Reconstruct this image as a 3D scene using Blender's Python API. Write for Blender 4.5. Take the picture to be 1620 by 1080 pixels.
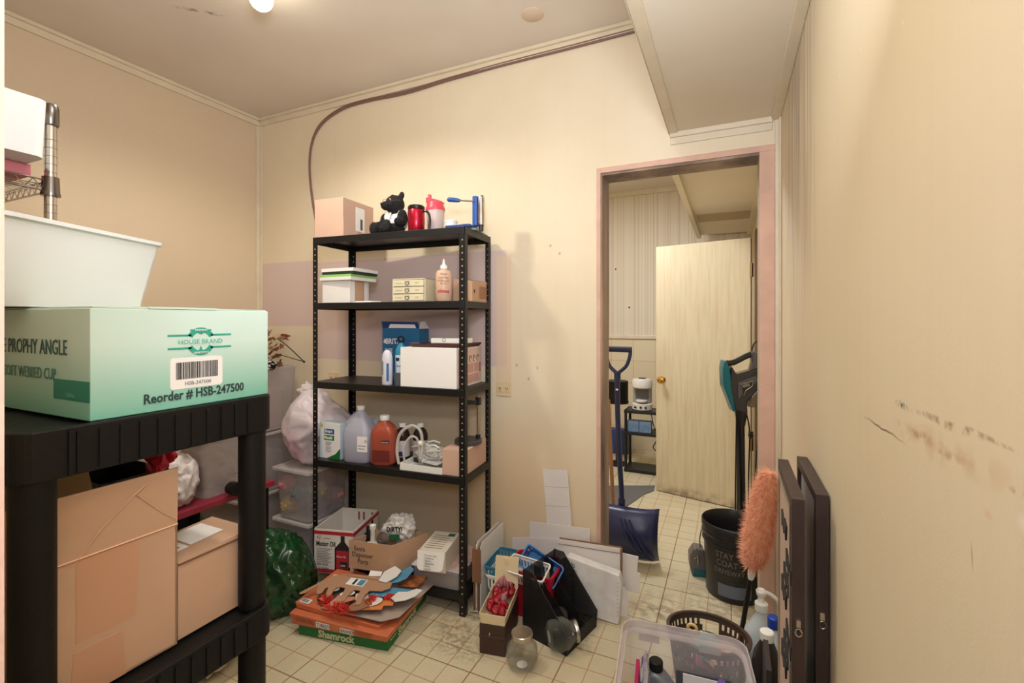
import bpy, bmesh, math, random
from mathutils import Vector, Matrix, noise
random.seed(7)
PI = math.pi
C = bpy.context.scene.collection
for o in list(bpy.data.objects): bpy.data.objects.remove(o)

# ------------------------------------------------------------------ camera, light, exposure
HC = 1.4                                                   # eye height
YAW = math.radians(24.86); FPX = 744.6
cd = bpy.data.cameras.new('camera'); cam = bpy.data.objects.new('camera', cd); C.objects.link(cam)
cam.location = (0, 0, HC); cam.rotation_euler = (PI/2, 0, YAW)
cd.sensor_width = 36; cd.lens = FPX/1620*36; cd.shift_y = (507-540)/1620; cd.clip_start = .02
bpy.context.scene.camera = cam
sc = bpy.context.scene
sc.view_settings.view_transform = 'Standard'; sc.view_settings.look = 'None'
sc.view_settings.gamma = 1; sc.view_settings.use_curve_mapping = False
sc.view_settings.exposure = -0.01
w = bpy.data.worlds.new('world'); sc.world = w; w.use_nodes = True
w.node_tree.nodes['Background'].inputs[0].default_value = (1, .98, .95, 1)
w.node_tree.nodes['Background'].inputs[1].default_value = .15
def light(name, typ, loc, power, col, size=.1, aim=None, sizey=None, spread=None):
    l = bpy.data.lights.new(name, typ); o = bpy.data.objects.new(name, l); C.objects.link(o)
    o.location = loc; l.energy = power; l.color = col
    if typ == 'AREA':
        l.size = size
        if sizey: l.shape = 'RECTANGLE'; l.size_y = sizey
        if spread: l.spread = spread
    else: l.shadow_soft_size = size
    if aim is not None:
        o.rotation_euler = (Vector(aim)-Vector(loc)).to_track_quat('-Z', 'Y').to_euler()
    return o
light('doorway_light', 'AREA', (.09, -.15, 1.70), 10, (.94, .96, 1.10), .26, (-1.45, 2.2, 1.75))
light('bounce_light', 'AREA', (-.22, .25, 1.95), 25, (.92, .97, 1.10), .3, (-.62, .85, 2.82))
b_l = light('bulb_light', 'SPOT', (-1.76, 1.33, 2.69), 62, (1, .93, .80), .06); b_l.data.spot_size = math.radians(160); b_l.data.spot_blend = .5
light('next_room_light', 'AREA', (-1.15, 3.35, 2.72), 38, (.93, .97, 1.04), .5, (-1.0, 3.5, 0))
light('room_fill_light', 'AREA', (-.5, .75, 2.74), 9, (.95, .98, 1.05), .5, (-.6, .9, 0))

# ------------------------------------------------------------------ materials
def lin(c):
    return tuple(((v/255)/12.92 if v/255 <= .04045 else ((v/255+.055)/1.055)**2.4) for v in c)
MATS = {}
def mat(name, rgb, rough=.6, metal=0, alpha=1, var=.0, vscale=8, bump=0, bscale=60, trans=0, emit=0, spec=.5, stretch=None, rgb2=None):
    if name in MATS: return MATS[name]
    m = bpy.data.materials.new(name); m.use_nodes = True; nt = m.node_tree; b = nt.nodes['Principled BSDF']
    c = lin(rgb); b.inputs['Base Color'].default_value = (*c, 1); b.inputs['Roughness'].default_value = rough
    b.inputs['Metallic'].default_value = metal; b.inputs['Alpha'].default_value = alpha
    b.inputs['Specular IOR Level'].default_value = spec
    if trans: b.inputs['Transmission Weight'].default_value = trans
    if emit: b.inputs['Emission Color'].default_value = (*c, 1); b.inputs['Emission Strength'].default_value = emit
    if var or rgb2 or bump:
        tc = nt.nodes.new('ShaderNodeTexCoord'); src = tc.outputs['Object']
        if stretch:
            mp = nt.nodes.new('ShaderNodeMapping'); mp.inputs['Scale'].default_value = stretch
            nt.links.new(src, mp.inputs[0]); src = mp.outputs[0]
    if var or rgb2:
        n = nt.nodes.new('ShaderNodeTexNoise'); n.inputs['Scale'].default_value = vscale; n.inputs['Detail'].default_value = 5
        nt.links.new(src, n.inputs['Vector'])
        r = nt.nodes.new('ShaderNodeValToRGB'); r.color_ramp.elements[0].position = .3; r.color_ramp.elements[1].position = .7
        r.color_ramp.elements[0].color = (*[max(0, v*(1-var)) for v in (lin(rgb2) if rgb2 else c)], 1)
        r.color_ramp.elements[1].color = (*[min(1, v*(1+var*.6)) for v in c], 1)
        nt.links.new(n.outputs[0], r.inputs[0]); nt.links.new(r.outputs[0], b.inputs['Base Color'])
    if bump:
        n2 = nt.nodes.new('ShaderNodeTexNoise'); n2.inputs['Scale'].default_value = bscale; n2.inputs['Detail'].default_value = 3
        nt.links.new(src, n2.inputs['Vector'])
        bp = nt.nodes.new('ShaderNodeBump'); bp.inputs['Strength'].default_value = bump; bp.inputs['Distance'].default_value = .01
        nt.links.new(n2.outputs[0], bp.inputs['Height']); nt.links.new(bp.outputs[0], b.inputs['Normal'])
    MATS[name] = m
    return m

class NT:
    """small node builder for the painted surfaces"""
    def __init__(s, name, rgb, rough=.55, spec=.4):
        s.m = bpy.data.materials.new(name); s.m.use_nodes = True; s.nt = s.m.node_tree
        s.b = s.nt.nodes['Principled BSDF']; s.b.inputs['Roughness'].default_value = rough
        s.b.inputs['Specular IOR Level'].default_value = spec
        s.tc = s.n('ShaderNodeTexCoord').outputs['Object']
        s.wob = s.noise(9, 3)
        v = s.n('ShaderNodeVectorMath'); v.operation = 'MULTIPLY_ADD'
        cn = s.n('ShaderNodeTexNoise'); cn.inputs['Scale'].default_value = 14; s.l(s.tc, cn.inputs['Vector'])
        s.l(cn.outputs['Color'], v.inputs[0]); v.inputs[1].default_value = (.012,)*3; s.l(s.tc, v.inputs[2]); s.wc = v.outputs[0]
        rg = s.n('ShaderNodeRGB'); rg.outputs[0].default_value = (*lin(rgb), 1); s.col = rg.outputs[0]
    def n(s, t): return s.nt.nodes.new(t)
    def l(s, a, b): s.nt.links.new(a, b)
    def noise(s, scale, detail=4, stretch=None):
        n = s.n('ShaderNodeTexNoise'); n.inputs['Scale'].default_value = scale; n.inputs['Detail'].default_value = detail
        src = s.tc
        if stretch:
            mp = s.n('ShaderNodeMapping'); mp.inputs['Scale'].default_value = stretch; s.l(src, mp.inputs[0]); src = mp.outputs[0]
        s.l(src, n.inputs['Vector']); return n.outputs[0]
    def ramp(s, v, a, b):
        r = s.n('ShaderNodeMapRange'); r.inputs['From Min'].default_value = a; r.inputs['From Max'].default_value = b
        s.l(v, r.inputs[0]); return r.outputs[0]
    def mul(s, a, b):
        m = s.n('ShaderNodeMath'); m.operation = 'MULTIPLY'; s.l(a, m.inputs[0])
        if isinstance(b, (int, float)): m.inputs[1].default_value = b
        else: s.l(b, m.inputs[1])
        return m.outputs[0]
    def mix(s, fac, rgb, amt=1):
        m = s.n('ShaderNodeMix'); m.data_type = 'RGBA'
        s.l(s.mul(fac, amt), m.inputs[0]); s.l(s.col, m.inputs[6]); m.inputs[7].default_value = (*lin(rgb), 1); s.col = m.outputs[2]
    def ell(s, c, r, ang=(0, 0, 0), soft=.5, grain=None):
        mp = s.n('ShaderNodeMapping'); mp.vector_type = 'TEXTURE'
        mp.inputs['Location'].default_value = c; mp.inputs['Rotation'].default_value = ang; mp.inputs['Scale'].default_value = r
        s.l(s.wc, mp.inputs[0]); ln = s.n('ShaderNodeVectorMath'); ln.operation = 'LENGTH'; s.l(mp.outputs[0], ln.inputs[0])
        o = s.ramp(ln.outputs['Value'], 1, 1-soft)
        if grain: o = s.mul(o, s.ramp(s.noise(grain, 4), .42, .6))
        return o
    def rect(s, c, r, soft=.01):
        mp = s.n('ShaderNodeMapping'); mp.vector_type = 'TEXTURE'; mp.inputs['Location'].default_value = c; mp.inputs['Scale'].default_value = r
        s.l(s.tc, mp.inputs[0]); ab = s.n('ShaderNodeVectorMath'); ab.operation = 'ABSOLUTE'; s.l(mp.outputs[0], ab.inputs[0])
        sp = s.n('ShaderNodeSeparateXYZ'); s.l(ab.outputs[0], sp.inputs[0])
        a = s.n('ShaderNodeMath'); a.operation = 'MAXIMUM'; s.l(sp.outputs[0], a.inputs[0]); s.l(sp.outputs[1], a.inputs[1])
        b = s.n('ShaderNodeMath'); b.operation = 'MAXIMUM'; s.l(a.outputs[0], b.inputs[0]); s.l(sp.outputs[2], b.inputs[1])
        return s.ramp(b.outputs[0], 1, 1-soft)
    def done(s, bump=.0, bscale=180, stretch=None):
        s.l(s.col, s.b.inputs['Base Color'])
        if bump:
            bp = s.n('ShaderNodeBump'); bp.inputs['Strength'].default_value = bump; bp.inputs['Distance'].default_value = .004
            s.l(s.noise(bscale, 3, stretch), bp.inputs['Height']); s.l(bp.outputs[0], s.b.inputs['Normal'])
        return s.m

# ------------------------------------------------------------------ mesh helpers
def vec(p): return Vector(p)
class MB:
    def __init__(s): s.bm = bmesh.new()
    def _xf(s, vs, M):
        if M is not None: bmesh.ops.transform(s.bm, matrix=M, verts=vs)
    def box(s, c, d, rot=None):
        M = Matrix.Translation(c) @ (rot.to_4x4() if rot is not None else Matrix()) @ Matrix.Diagonal((*d, 1))
        bmesh.ops.create_cube(s.bm, size=1, matrix=M); return s
    def bx(s, x0, x1, y0, y1, z0, z1):
        return s.box(((x0+x1)/2, (y0+y1)/2, (z0+z1)/2), (abs(x1-x0), abs(y1-y0), abs(z1-z0)))
    def loft(s, rings, cap0=True, cap1=True, closed=True):
        vr = [[s.bm.verts.new(p) for p in r] for r in rings]; n = len(vr[0])
        for a, b in zip(vr, vr[1:]):
            for i in range(n if closed else n-1):
                j = (i+1) % n
                try: s.bm.faces.new((a[i], a[j], b[j], b[i]))
                except ValueError: pass
        if cap0: s.bm.faces.new(vr[0][::-1])
        if cap1: s.bm.faces.new(vr[-1])
        return s
    def lathe(s, prof, c=(0, 0, 0), n=28, sy=1, cap0=True, cap1=True, M=None):
        rings = []
        for r, z in prof:
            r = max(r, 1e-4); ring = []
            for i in range(n):
                p = Vector((r*math.cos(2*PI*i/n), r*sy*math.sin(2*PI*i/n), z))
                if M is not None: p = M @ p
                ring.append(p+Vector(c))
            rings.append(ring)
        return s.loft(rings, cap0, cap1)
    def tube(s, pts, r, n=10, cap=True):
        pts = [Vector(p) for p in pts]; rings = []; up = None
        for i, p in enumerate(pts):
            t = (pts[min(i+1, len(pts)-1)]-pts[max(i-1, 0)]).normalized()
            if up is None:
                up = Vector((0, 0, 1)) if abs(t.z) < .9 else Vector((1, 0, 0))
            x = t.cross(up).normalized(); up = x.cross(t).normalized()
            rr = r[i] if isinstance(r, (list, tuple)) else r
            rings.append([p+(x*math.cos(2*PI*k/n)+up*math.sin(2*PI*k/n))*rr for k in range(n)])
        return s.loft(rings, cap, cap)
    def prism(s, poly, t, O=(0, 0, 0), X=(1, 0, 0), Y=(0, 1, 0)):
        O, X, Y = vec(O), vec(X).normalized(), vec(Y).normalized(); N = X.cross(Y)
        a = [O+X*p[0]+Y*p[1] for p in poly]; b = [p+N*t for p in a]
        va = [s.bm.verts.new(p) for p in a]; vb = [s.bm.verts.new(p) for p in b]; n = len(a)
        s.bm.faces.new(va[::-1]); s.bm.faces.new(vb)
        for i in range(n): s.bm.faces.new((va[i], va[(i+1) % n], vb[(i+1) % n], vb[i]))
        return s
    def sph(s, c, r, n=16, rot=None):
        r = (r, r, r) if isinstance(r, (int, float)) else r
        M = Matrix.Translation(c) @ (rot.to_4x4() if rot is not None else Matrix()) @ Matrix.Diagonal((*r, 1))
        bmesh.ops.create_uvsphere(s.bm, u_segments=n, v_segments=max(6, n*2//3), radius=1, matrix=M); return s
    def ico(s, c, r, sub=4, amp=.0, fs=3, seed=0, flat=None, ridge=False):
        r = (r, r, r) if isinstance(r, (int, float)) else r
        g = bmesh.ops.create_icosphere(s.bm, subdivisions=sub, radius=1)['verts']; off = Vector((seed*7.3, seed*3.1, seed))
        for v in g:
            q = v.co*fs+off
            if ridge:
                d = (1-abs(noise.noise(q))*2.2)*.5+(1-abs(noise.noise(q*2.3))*2.2)*.3 + noise.noise(q*.5)*.8-.5
            else: d = noise.noise(q)+.5*noise.noise(q*2.1)
            p = v.co*(1+amp*d)
            p = Vector((p.x*r[0], p.y*r[1], p.z*r[2]))+Vector(c)
            if flat is not None and p.z < flat: p.z = flat+(p.z-flat)*.02
            v.co = p
        return s
    def build(s, name, m, parent=None, smooth=False, bevel=0, mods=(), seg=2):
        bmesh.ops.recalc_face_normals(s.bm, faces=s.bm.faces)
        me = bpy.data.meshes.new(name); s.bm.to_mesh(me); s.bm.free()
        for x in (m if isinstance(m, (list, tuple)) else [m]): me.materials.append(x)
        o = bpy.data.objects.new(name, me); C.objects.link(o)
        if parent: o.parent = parent
        if smooth:
            me.polygons.foreach_set('use_smooth', [True]*len(me.polygons))
            if smooth != 'all':
                try: me.set_sharp_from_angle(angle=math.radians(40))
                except Exception: pass
        if bevel:
            b = o.modifiers.new('b', 'BEVEL'); b.width = bevel; b.segments = seg; b.limit_method = 'ANGLE'
        for k, kw in mods:
            md = o.modifiers.new(k, k)
            for a, v in kw.items(): setattr(md, a, v)
        return o

def thing(name, label, cat, loc=(0, 0, 0), rz=0, group=None):
    o = bpy.data.objects.new(name, None); o.empty_display_size = .05; C.objects.link(o)
    o.location = loc; o.rotation_euler = (0, 0, rz); tag(o, label, cat, group); return o
def tag(o, label, cat, group=None):
    o['label'] = label; o['category'] = cat
    if group: o['group'] = group
    return o
def one(mb, name, m, label, cat, loc=(0, 0, 0), rz=0, group=None, **kw):
    o = mb.build(name, m, **kw); o.location = loc; o.rotation_euler = (0, 0, rz); return tag(o, label, cat, group)
def struct(name, mb, m, **kw):
    o = mb.build(name, m, **kw); o['kind'] = 'structure'; return o
def rr(w, d, r, z, n=4, cx=0, cy=0):
    pts = []
    for (sx, sy, a0) in ((1, 1, 0), (-1, 1, 90), (-1, -1, 180), (1, -1, 270)):
        for k in range(n+1):
            a = math.radians(a0+90*k/n)
            pts.append((cx+sx*(w/2-r)+r*math.cos(a), cy+sy*(d/2-r)+r*math.sin(a), z))
    return pts
def openbox(w, d, h, t=.002, r=.01, taper=.0, rim=0, rimh=.006, n=4, mb=None):
    """open-topped box, base at z=0, centred; taper = inset of the base"""
    mb = mb or MB(); tw, td = w-2*taper, d-2*taper
    rings = [rr(tw, td, r, 0, n)]
    if rim: rings += [rr(w, d, r, h-rimh, n), rr(w+2*rim, d+2*rim, r+rim, h-rimh, n), rr(w+2*rim, d+2*rim, r+rim, h, n)]
    else: rings += [rr(w, d, r, h, n)]
    rings += [rr(w-2*t, d-2*t, max(r-t, .0005), h, n), rr(tw-2*t, td-2*t, max(r-t, .0005), t, n)]
    return mb.loft(rings)
FX, TX = ((1, 0, 0), (0, 0, 1)), ((0, 1, 0), (0, 0, 1))     # front (-Y) face and right (+X) face frames
UP = ((1, 0, 0), (0, 1, 0))
def txt(s, size, m, parent, O, fr=FX, sx=1, bold=0, align='LEFT', name='lettering', ex=.0003):
    cu = bpy.data.curves.new('t', 'FONT'); cu.body = s; cu.size = size; cu.extrude = ex; cu.offset = bold; cu.align_x = align
    cu.resolution_u = 2
    tmp = bpy.data.objects.new('t', cu); C.objects.link(tmp)
    dg = bpy.context.evaluated_depsgraph_get(); me = bpy.data.meshes.new_from_object(tmp.evaluated_get(dg))
    bpy.data.objects.remove(tmp); bpy.data.curves.remove(cu)
    X, Y = vec(fr[0]).normalized(), vec(fr[1]).normalized(); N = X.cross(Y); O = vec(O)
    for v in me.vertices: v.co = O+X*(v.co.x*sx)+Y*v.co.y+N*(v.co.z+.0012)
    me.materials.clear(); me.materials.append(m); me.name = name
    o = bpy.data.objects.new(name, me); C.objects.link(o); o.parent = parent; return o
def decal(name, m, parent, O, w, h, fr=FX, t=.0008, mb=None):
    X, Y = fr
    return MB().prism([(0, 0), (w, 0), (w, h), (0, h)], t, O, X, Y).build(name, m, parent)
def gridwall(ringfn, nu, zs, hole, t, mb=None):
    """closed wall with rectangular holes: ringfn(u, k) -> point; hole(i, j) True leaves the cell open"""
    mb = mb or MB(); V = [[mb.bm.verts.new(ringfn(i/nu, j)) for i in range(nu)] for j in range(zs)]
    for j in range(zs-1):
        for i in range(nu):
            if not hole(i, j):
                k = (i+1) % nu; mb.bm.faces.new((V[j][i], V[j][k], V[j+1][k], V[j+1][i]))
    return mb

# shared materials
black_metal = mat('black_powder_coat', (17, 17, 18), .45, var=.15, vscale=20)
black_plastic = mat('black_plastic', (15, 14, 12), .5, bump=.1, bscale=90, spec=.3)
chrome = mat('chrome', (205, 200, 195), .18, 1)
cardboard = mat('cardboard', (196, 158, 126), .8, var=.06, vscale=6, bump=.05, bscale=40)
cardboard_pink = mat('cardboard_pink', (208, 172, 150), .8, var=.05, vscale=7)
cardboard_edge = mat('cardboard_edge', (140, 100, 70), .9)
tape = mat('packing_tape', (196, 148, 116), .35)
white_card = mat('white_card', (232, 228, 220), .7, var=.03, vscale=9, bump=.03, bscale=30)
white_plastic = mat('white_plastic', (238, 238, 228), .35)
paper = mat('paper', (238, 234, 228), .75)
ink = mat('black_ink', (35, 33, 32), .7)
clear = mat('clear_plastic', (225, 220, 218), .12, alpha=.20, spec=.6)
clear_bin = mat('clear_bin_plastic', (205, 195, 192), .25, alpha=.36)
clear_rim = mat('clear_rim_plastic', (225, 215, 212), .25, alpha=.55)
def thin(name, rgb, a0, a1, rough=.05):
    m = mat(name, rgb, rough, spec=.9); nt = m.node_tree; lw = nt.nodes.new('ShaderNodeLayerWeight'); lw.inputs[0].default_value = .45
    r = nt.nodes.new('ShaderNodeMapRange'); r.inputs['To Min'].default_value = a0; r.inputs['To Max'].default_value = a1
    nt.links.new(lw.outputs['Facing'], r.inputs[0]); nt.links.new(r.outputs[0], nt.nodes['Principled BSDF'].inputs['Alpha']); return m
glass = thin('clear_glass', (150, 152, 140), .03, .42)
red_plastic = mat('red_plastic', (178, 28, 48), .4)
pale_red = mat('pale_red', (228, 96, 100), .4)
blue_plastic = mat('blue_plastic', (50, 130, 175), .4)
dark_blue = mat('dark_blue', (38, 66, 130), .35)
cream = mat('cream_plastic', (226, 208, 168), .5)
silver = mat('silver_metal', (190, 184, 175), .3, 1)
brown_plastic = mat('brown_plastic', (62, 40, 30), .5)
green_ink = mat('green_ink', (40, 100, 60), .6)
red_ink = mat('red_ink', (175, 40, 50), .6)
grey_ink = mat('grey_ink', (120, 118, 116), .7)
tan_ink = mat('brown_ink', (110, 78, 58), .8)

# ------------------------------------------------------------------ the room
DW, TH, CE = 2.27, .14, 2.817            # back wall plane, its thickness, ceiling height
XL, XR = -3.017, .193                    # left and right wall planes
LX, RX, DZ = -.572, .113, 2.117          # doorway opening
PAINT = (230, 216, 187)
def wallmat(name, rgb=PAINT, stripe=.08):
    a = NT(name, rgb); a.mix(a.ramp(a.noise(2.2, 3), .35, .75), (214, 194, 158), .35)
    a.mix(a.ramp(a.noise(30, 2, (1, 1, .03)), .5, .9), (200, 178, 150), stripe); return a
wl = wallmat('left_wall_paint', (216, 196, 168)).done(.25, 260)
a = wallmat('back_wall_paint')
for c, r, s_ in (((-1.78, DW, 1.465), (.70, .2, .315), .012), ((-2.79, DW, 1.58), (.33, .2, .22), .02)):
    a.mix(a.rect(c, r, s_), (214, 190, 184), .85)
a.mix(a.rect((-1.1, DW, 1.38), (.045, .2, .38), .05), (226, 200, 168), .7)
for x, z in ((-.83, 1.79), (-.78, 1.745), (-1.02, 1.17), (-.95, 1.10), (-1.9, 1.78), (-.9, 1.16)):
    a.mix(a.ell((x, DW, z), (.009, .1, .011), soft=.8), (176, 128, 100), .7)
a.mix(a.ell((-.98, DW, 1.16), (.22, .1, .006), soft=.6, grain=60), (225, 215, 200), .6)
a.mix(a.ell((-1.3, DW, .5), (.9, .1, .5), soft=.8), (216, 178, 122), .5)
wb = a.done(.12, 200)
a = wallmat('right_wall_paint', (222, 208, 176))
a.mix(a.ramp(a.noise(60, 2, (1, 1, .02)), .45, .8), (208, 188, 150), .08)
a.mix(a.mul(a.ell((XR, 1.72, 2.0), (.2, .42, .8), soft=.95), a.ramp(a.noise(55, 2, (1, 1, .03)), .35, .65)), (122, 102, 100), .85)
a.mix(a.ell((XR, 1.62, 1.0), (.2, .42, 1.0), soft=.95), (196, 160, 130), .38)
def yz(px, py):
    r = (px-810)/FPX; X = r*math.cos(YAW)-math.sin(YAW); Y = r*math.sin(YAW)+math.cos(YAW); t = XR/X
    return Y*t, HC+(507-py)/FPX*t
def streak(A, B, wd, rgb, amt, grain=70):
    (y0, z0), (y1, z1) = yz(*A), yz(*B); L = math.hypot(y1-y0, z1-z0)/2
    a.mix(a.ell((XR, (y0+y1)/2, (z0+z1)/2), (.2, L*1.15, wd), (math.atan2(z1-z0, y1-y0), 0, 0), .8, grain), rgb, amt)
streak((1414, 628), (1436, 638), .006, (50, 58, 42), .95, 140)
streak((1440, 640), (1566, 686), .005, (140, 105, 75), .8)
streak((1412, 655), (1535, 725), .007, (168, 120, 90), .8)
streak((1364, 652), (1432, 692), .002, (95, 70, 50), .9, None)
streak((1480, 650), (1620, 706), .003, (150, 112, 80), .8)
streak((1590, 755), (1620, 768), .004, (150, 112, 80), .8)
streak((1415, 665), (1620, 760), .02, (196, 150, 115), .45, 30)
streak((1602, 802), (1620, 815), .009, (235, 220, 205), .8, None)
streak((1550, 795), (1566, 806), .006, (220, 180, 150), .6, None)
for p in ((1327, 115), (1318, 212), (1425, 30), (1360, 72), (1352, 210), (1394, 798), (1292, 262), (1361, 896)):
    streak(p, (p[0]+1, p[1]+8), .003, (245, 225, 185), .8, None)
streak((1533, 845), (1534, 890), .0025, (150, 120, 90), .6, None)
wr = a.done(.06, 260)
a = NT('ceiling_paint', (226, 216, 200), .6); a.mix(a.ramp(a.noise(1.8, 3), .35, .7), (212, 196, 180), .4)
a.mix(a.ell((-2.2, 1.36, CE), (.12, .018, .2), (0, 0, .75), .7, 40), (128, 100, 104), .9)
a.mix(a.ell((-.2, 2.0, CE), (.3, .5, .2), soft=.9), (190, 158, 132), .4)
wc = a.done(.1, 120)
soffit_m = wallmat('bulkhead_paint', (228, 217, 197)).done(.08, 150)
trim_m = mat('trim_paint', (222, 208, 180), .45, var=.06, vscale=10)
pink_wood = mat('bare_pink_wood', (212, 174, 152), .7, var=.12, vscale=12, bump=.2, bscale=50)
dirty_wood = mat('dirty_wood', (176, 154, 136), .8, rgb2=(92, 76, 74), vscale=6, var=.1, bump=.4, bscale=40, stretch=(1, 1, .25))

# vinyl floor: small squares in a 3 x 3 tile, brown joints, a darker joint at each tile
a = NT('vinyl_tile', (210, 200, 168), .38, .4)
def gridlines(step, ox, oy, wd, rgb, amt):
    mp = a.n('ShaderNodeMapping'); mp.inputs['Location'].default_value = (-ox/step, -oy/step, 0); mp.inputs['Scale'].default_value = (1/step,)*3
    a.l(a.tc, mp.inputs[0]); fr = a.n('ShaderNodeVectorMath'); fr.operation = 'FRACTION'; a.l(mp.outputs[0], fr.inputs[0])
    sb = a.n('ShaderNodeVectorMath'); sb.operation = 'SUBTRACT'; a.l(fr.outputs[0], sb.inputs[0]); sb.inputs[1].default_value = (.5,)*3
    ab = a.n('ShaderNodeVectorMath'); ab.operation = 'ABSOLUTE'; a.l(sb.outputs[0], ab.inputs[0])
    sp = a.n('ShaderNodeSeparateXYZ'); a.l(ab.outputs[0], sp.inputs[0])
    mx = a.n('ShaderNodeMath'); mx.operation = 'MAXIMUM'; a.l(sp.outputs[0], mx.inputs[0]); a.l(sp.outputs[1], mx.inputs[1])
    a.mix(a.ramp(mx.outputs[0], .5-wd/step, .5-wd/step*.35), rgb, amt)
a.mix(a.ramp(a.noise(160, 3), .4, .7), (186, 168, 130), .35)
a.mix(a.ramp(a.noise(3.5, 4), .45, .75), (192, 168, 128), .5)
gridlines(.105, -.31, 1.63, .0035, (178, 138, 100), .85)
gridlines(.315, -.31, 1.63, .0035, (120, 88, 62), .75)
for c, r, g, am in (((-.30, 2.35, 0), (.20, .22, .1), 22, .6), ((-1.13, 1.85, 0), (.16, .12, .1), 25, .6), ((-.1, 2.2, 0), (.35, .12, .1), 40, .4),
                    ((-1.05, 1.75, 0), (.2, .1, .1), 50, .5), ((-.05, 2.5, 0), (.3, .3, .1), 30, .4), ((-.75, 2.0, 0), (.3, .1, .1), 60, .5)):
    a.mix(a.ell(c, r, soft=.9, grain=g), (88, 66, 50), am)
fl = a.done(.08, 90)
struct('floor', MB().bx(-3.2, .35, -1.2, 5.4, -.08, 0), fl)
struct('ceiling', MB().bx(-3.2, .35, -.05, 5.4, CE, CE+.08), wc)
struct('wall_left', MB().bx(XL-.12, XL, .02, DW+TH, 0, CE), wl)
struct('wall_back', MB().bx(XL-.12, LX, DW, DW+TH, 0, CE).bx(RX, XR, DW, DW+TH, 0, CE).bx(LX, RX, DW, DW+TH, DZ, CE), wb)
struct('wall_right', MB().bx(XR, XR+.12, -.6, 5.4, 0, CE), wr)
struct('wall_front', MB().bx(XL-.12, -.47, .02, .146, 0, CE).bx(-.47, XR, .02, .146, 2.35, CE), wl)
struct('trim_1', MB().bx(-.47, -.45, .0, .146, 0, 2.35), pink_wood)
struct('ceiling_bulkhead', MB().bx(-.25, XR, .02, DW, 2.259, CE), soffit_m)
far_m = NT('striped_wallpaper', (226, 214, 190), .7)
far_m.mix(far_m.ramp(far_m.noise(1, 2, (70, 1, .01)), .5, .62), (196, 172, 138), .5)
far_m.mix(far_m.ramp(far_m.noise(1, 1, (14, 1, .01)), .5, .7), (206, 176, 160), .4)
for x, z in ((-1.15, 1.98), (-1.0, 1.55)): far_m.mix(far_m.ell((x, 5.24, z), (.012, .2, .012), soft=.4), (60, 40, 30), 1)
struct('wall_far', MB().bx(-2.0, XR, 5.24, 5.34, 0, CE), far_m.done())
struct('wall_outer', MB().bx(-2.0, -1.9, DW+TH, 5.34, 0, CE), wl)
tile_m = NT('cream_wall_tile', (226, 212, 178), .3)
a2 = a; a = tile_m
mp = a.n('ShaderNodeTexBrick'); mp.offset = 0; mp.inputs['Scale'].default_value = 1
mp.inputs['Color1'].default_value = (*lin((226, 212, 178)), 1); mp.inputs['Color2'].default_value = (*lin((222, 206, 172)), 1)
mp.inputs['Mortar'].default_value = (*lin((190, 172, 140)), 1); mp.inputs['Mortar Size'].default_value = .003
mp.inputs['Brick Width'].default_value = .24; mp.inputs['Row Height'].default_value = .24
mq = a.n('ShaderNodeMapping'); mq.inputs['Rotation'].default_value = (PI/2, 0, 0); a.l(a.tc, mq.inputs[0]); a.l(mq.outputs[0], mp.inputs[0]); a.col = mp.outputs[0]
struct('trim_2', MB().bx(-1.9, XR, 5.225, 5.24, 0, 1.20), a.done())
struct('trim_3', MB().bx(-1.9, XR, 5.205, 5.24, 1.20, 1.245), trim_m, bevel=.008)
struct('next_room_bulkhead', MB().bx(-.28, XR, DW+TH, 5.08, 2.259, CE), soffit_m)
dkgrain = mat('darker_panel', (190, 168, 132), .7)
struct('trim_4', MB().bx(-.25, .15, 4.1, 4.42, 2.2575, 2.259), dkgrain)
struct('trim_5', MB().bx(-.30, -.265, DW+TH, 5.09, 2.225, 2.259).bx(.15, XR, DW+TH, 5.09, 2.225, 2.259), trim_m)
struct('trim_6', MB().bx(-1.9, -.3, 5.205, 5.24, CE-.05, CE), trim_m)
# mouldings: thin stepped strips
struct('trim_7', MB().bx(XL, XL+.012, .15, DW, CE-.05, CE).bx(XL, XL+.028, .15, DW, CE-.018, CE), trim_m, bevel=.003)
struct('trim_8', MB().bx(XL, -.25, DW-.012, DW, CE-.05, CE).bx(XL, -.25, DW-.028, DW, CE-.018, CE), trim_m, bevel=.003)
struct('trim_9', MB().bx(XL, XL+.03, DW-.009, DW, 0, CE-.05).bx(XL, XL+.009, DW-.03, DW, 0, CE-.05), trim_m, bevel=.003)
struct('trim_10', MB().bx(-.255, -.215, .15, DW, 2.252, 2.2595).bx(-.256, -.250, .15, DW, 2.252, 2.29), trim_m, bevel=.002)
struct('trim_11', MB().bx(-.25, XR-.03, DW-.02, DW, 2.235, 2.259).bx(-.25, XR-.03, DW-.008, DW, 2.205, 2.24), trim_m, bevel=.003)
struct('trim_12', MB().bx(XR-.022, XR, DW-.008, DW, 0, 2.259).bx(XR-.008, XR, DW-.03, DW, 0, 2.259), trim_m, bevel=.003)
struct('trim_13', MB().bx(XR-.035, XR, .15, DW, 2.245, 2.259), trim_m, bevel=.003)
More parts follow.
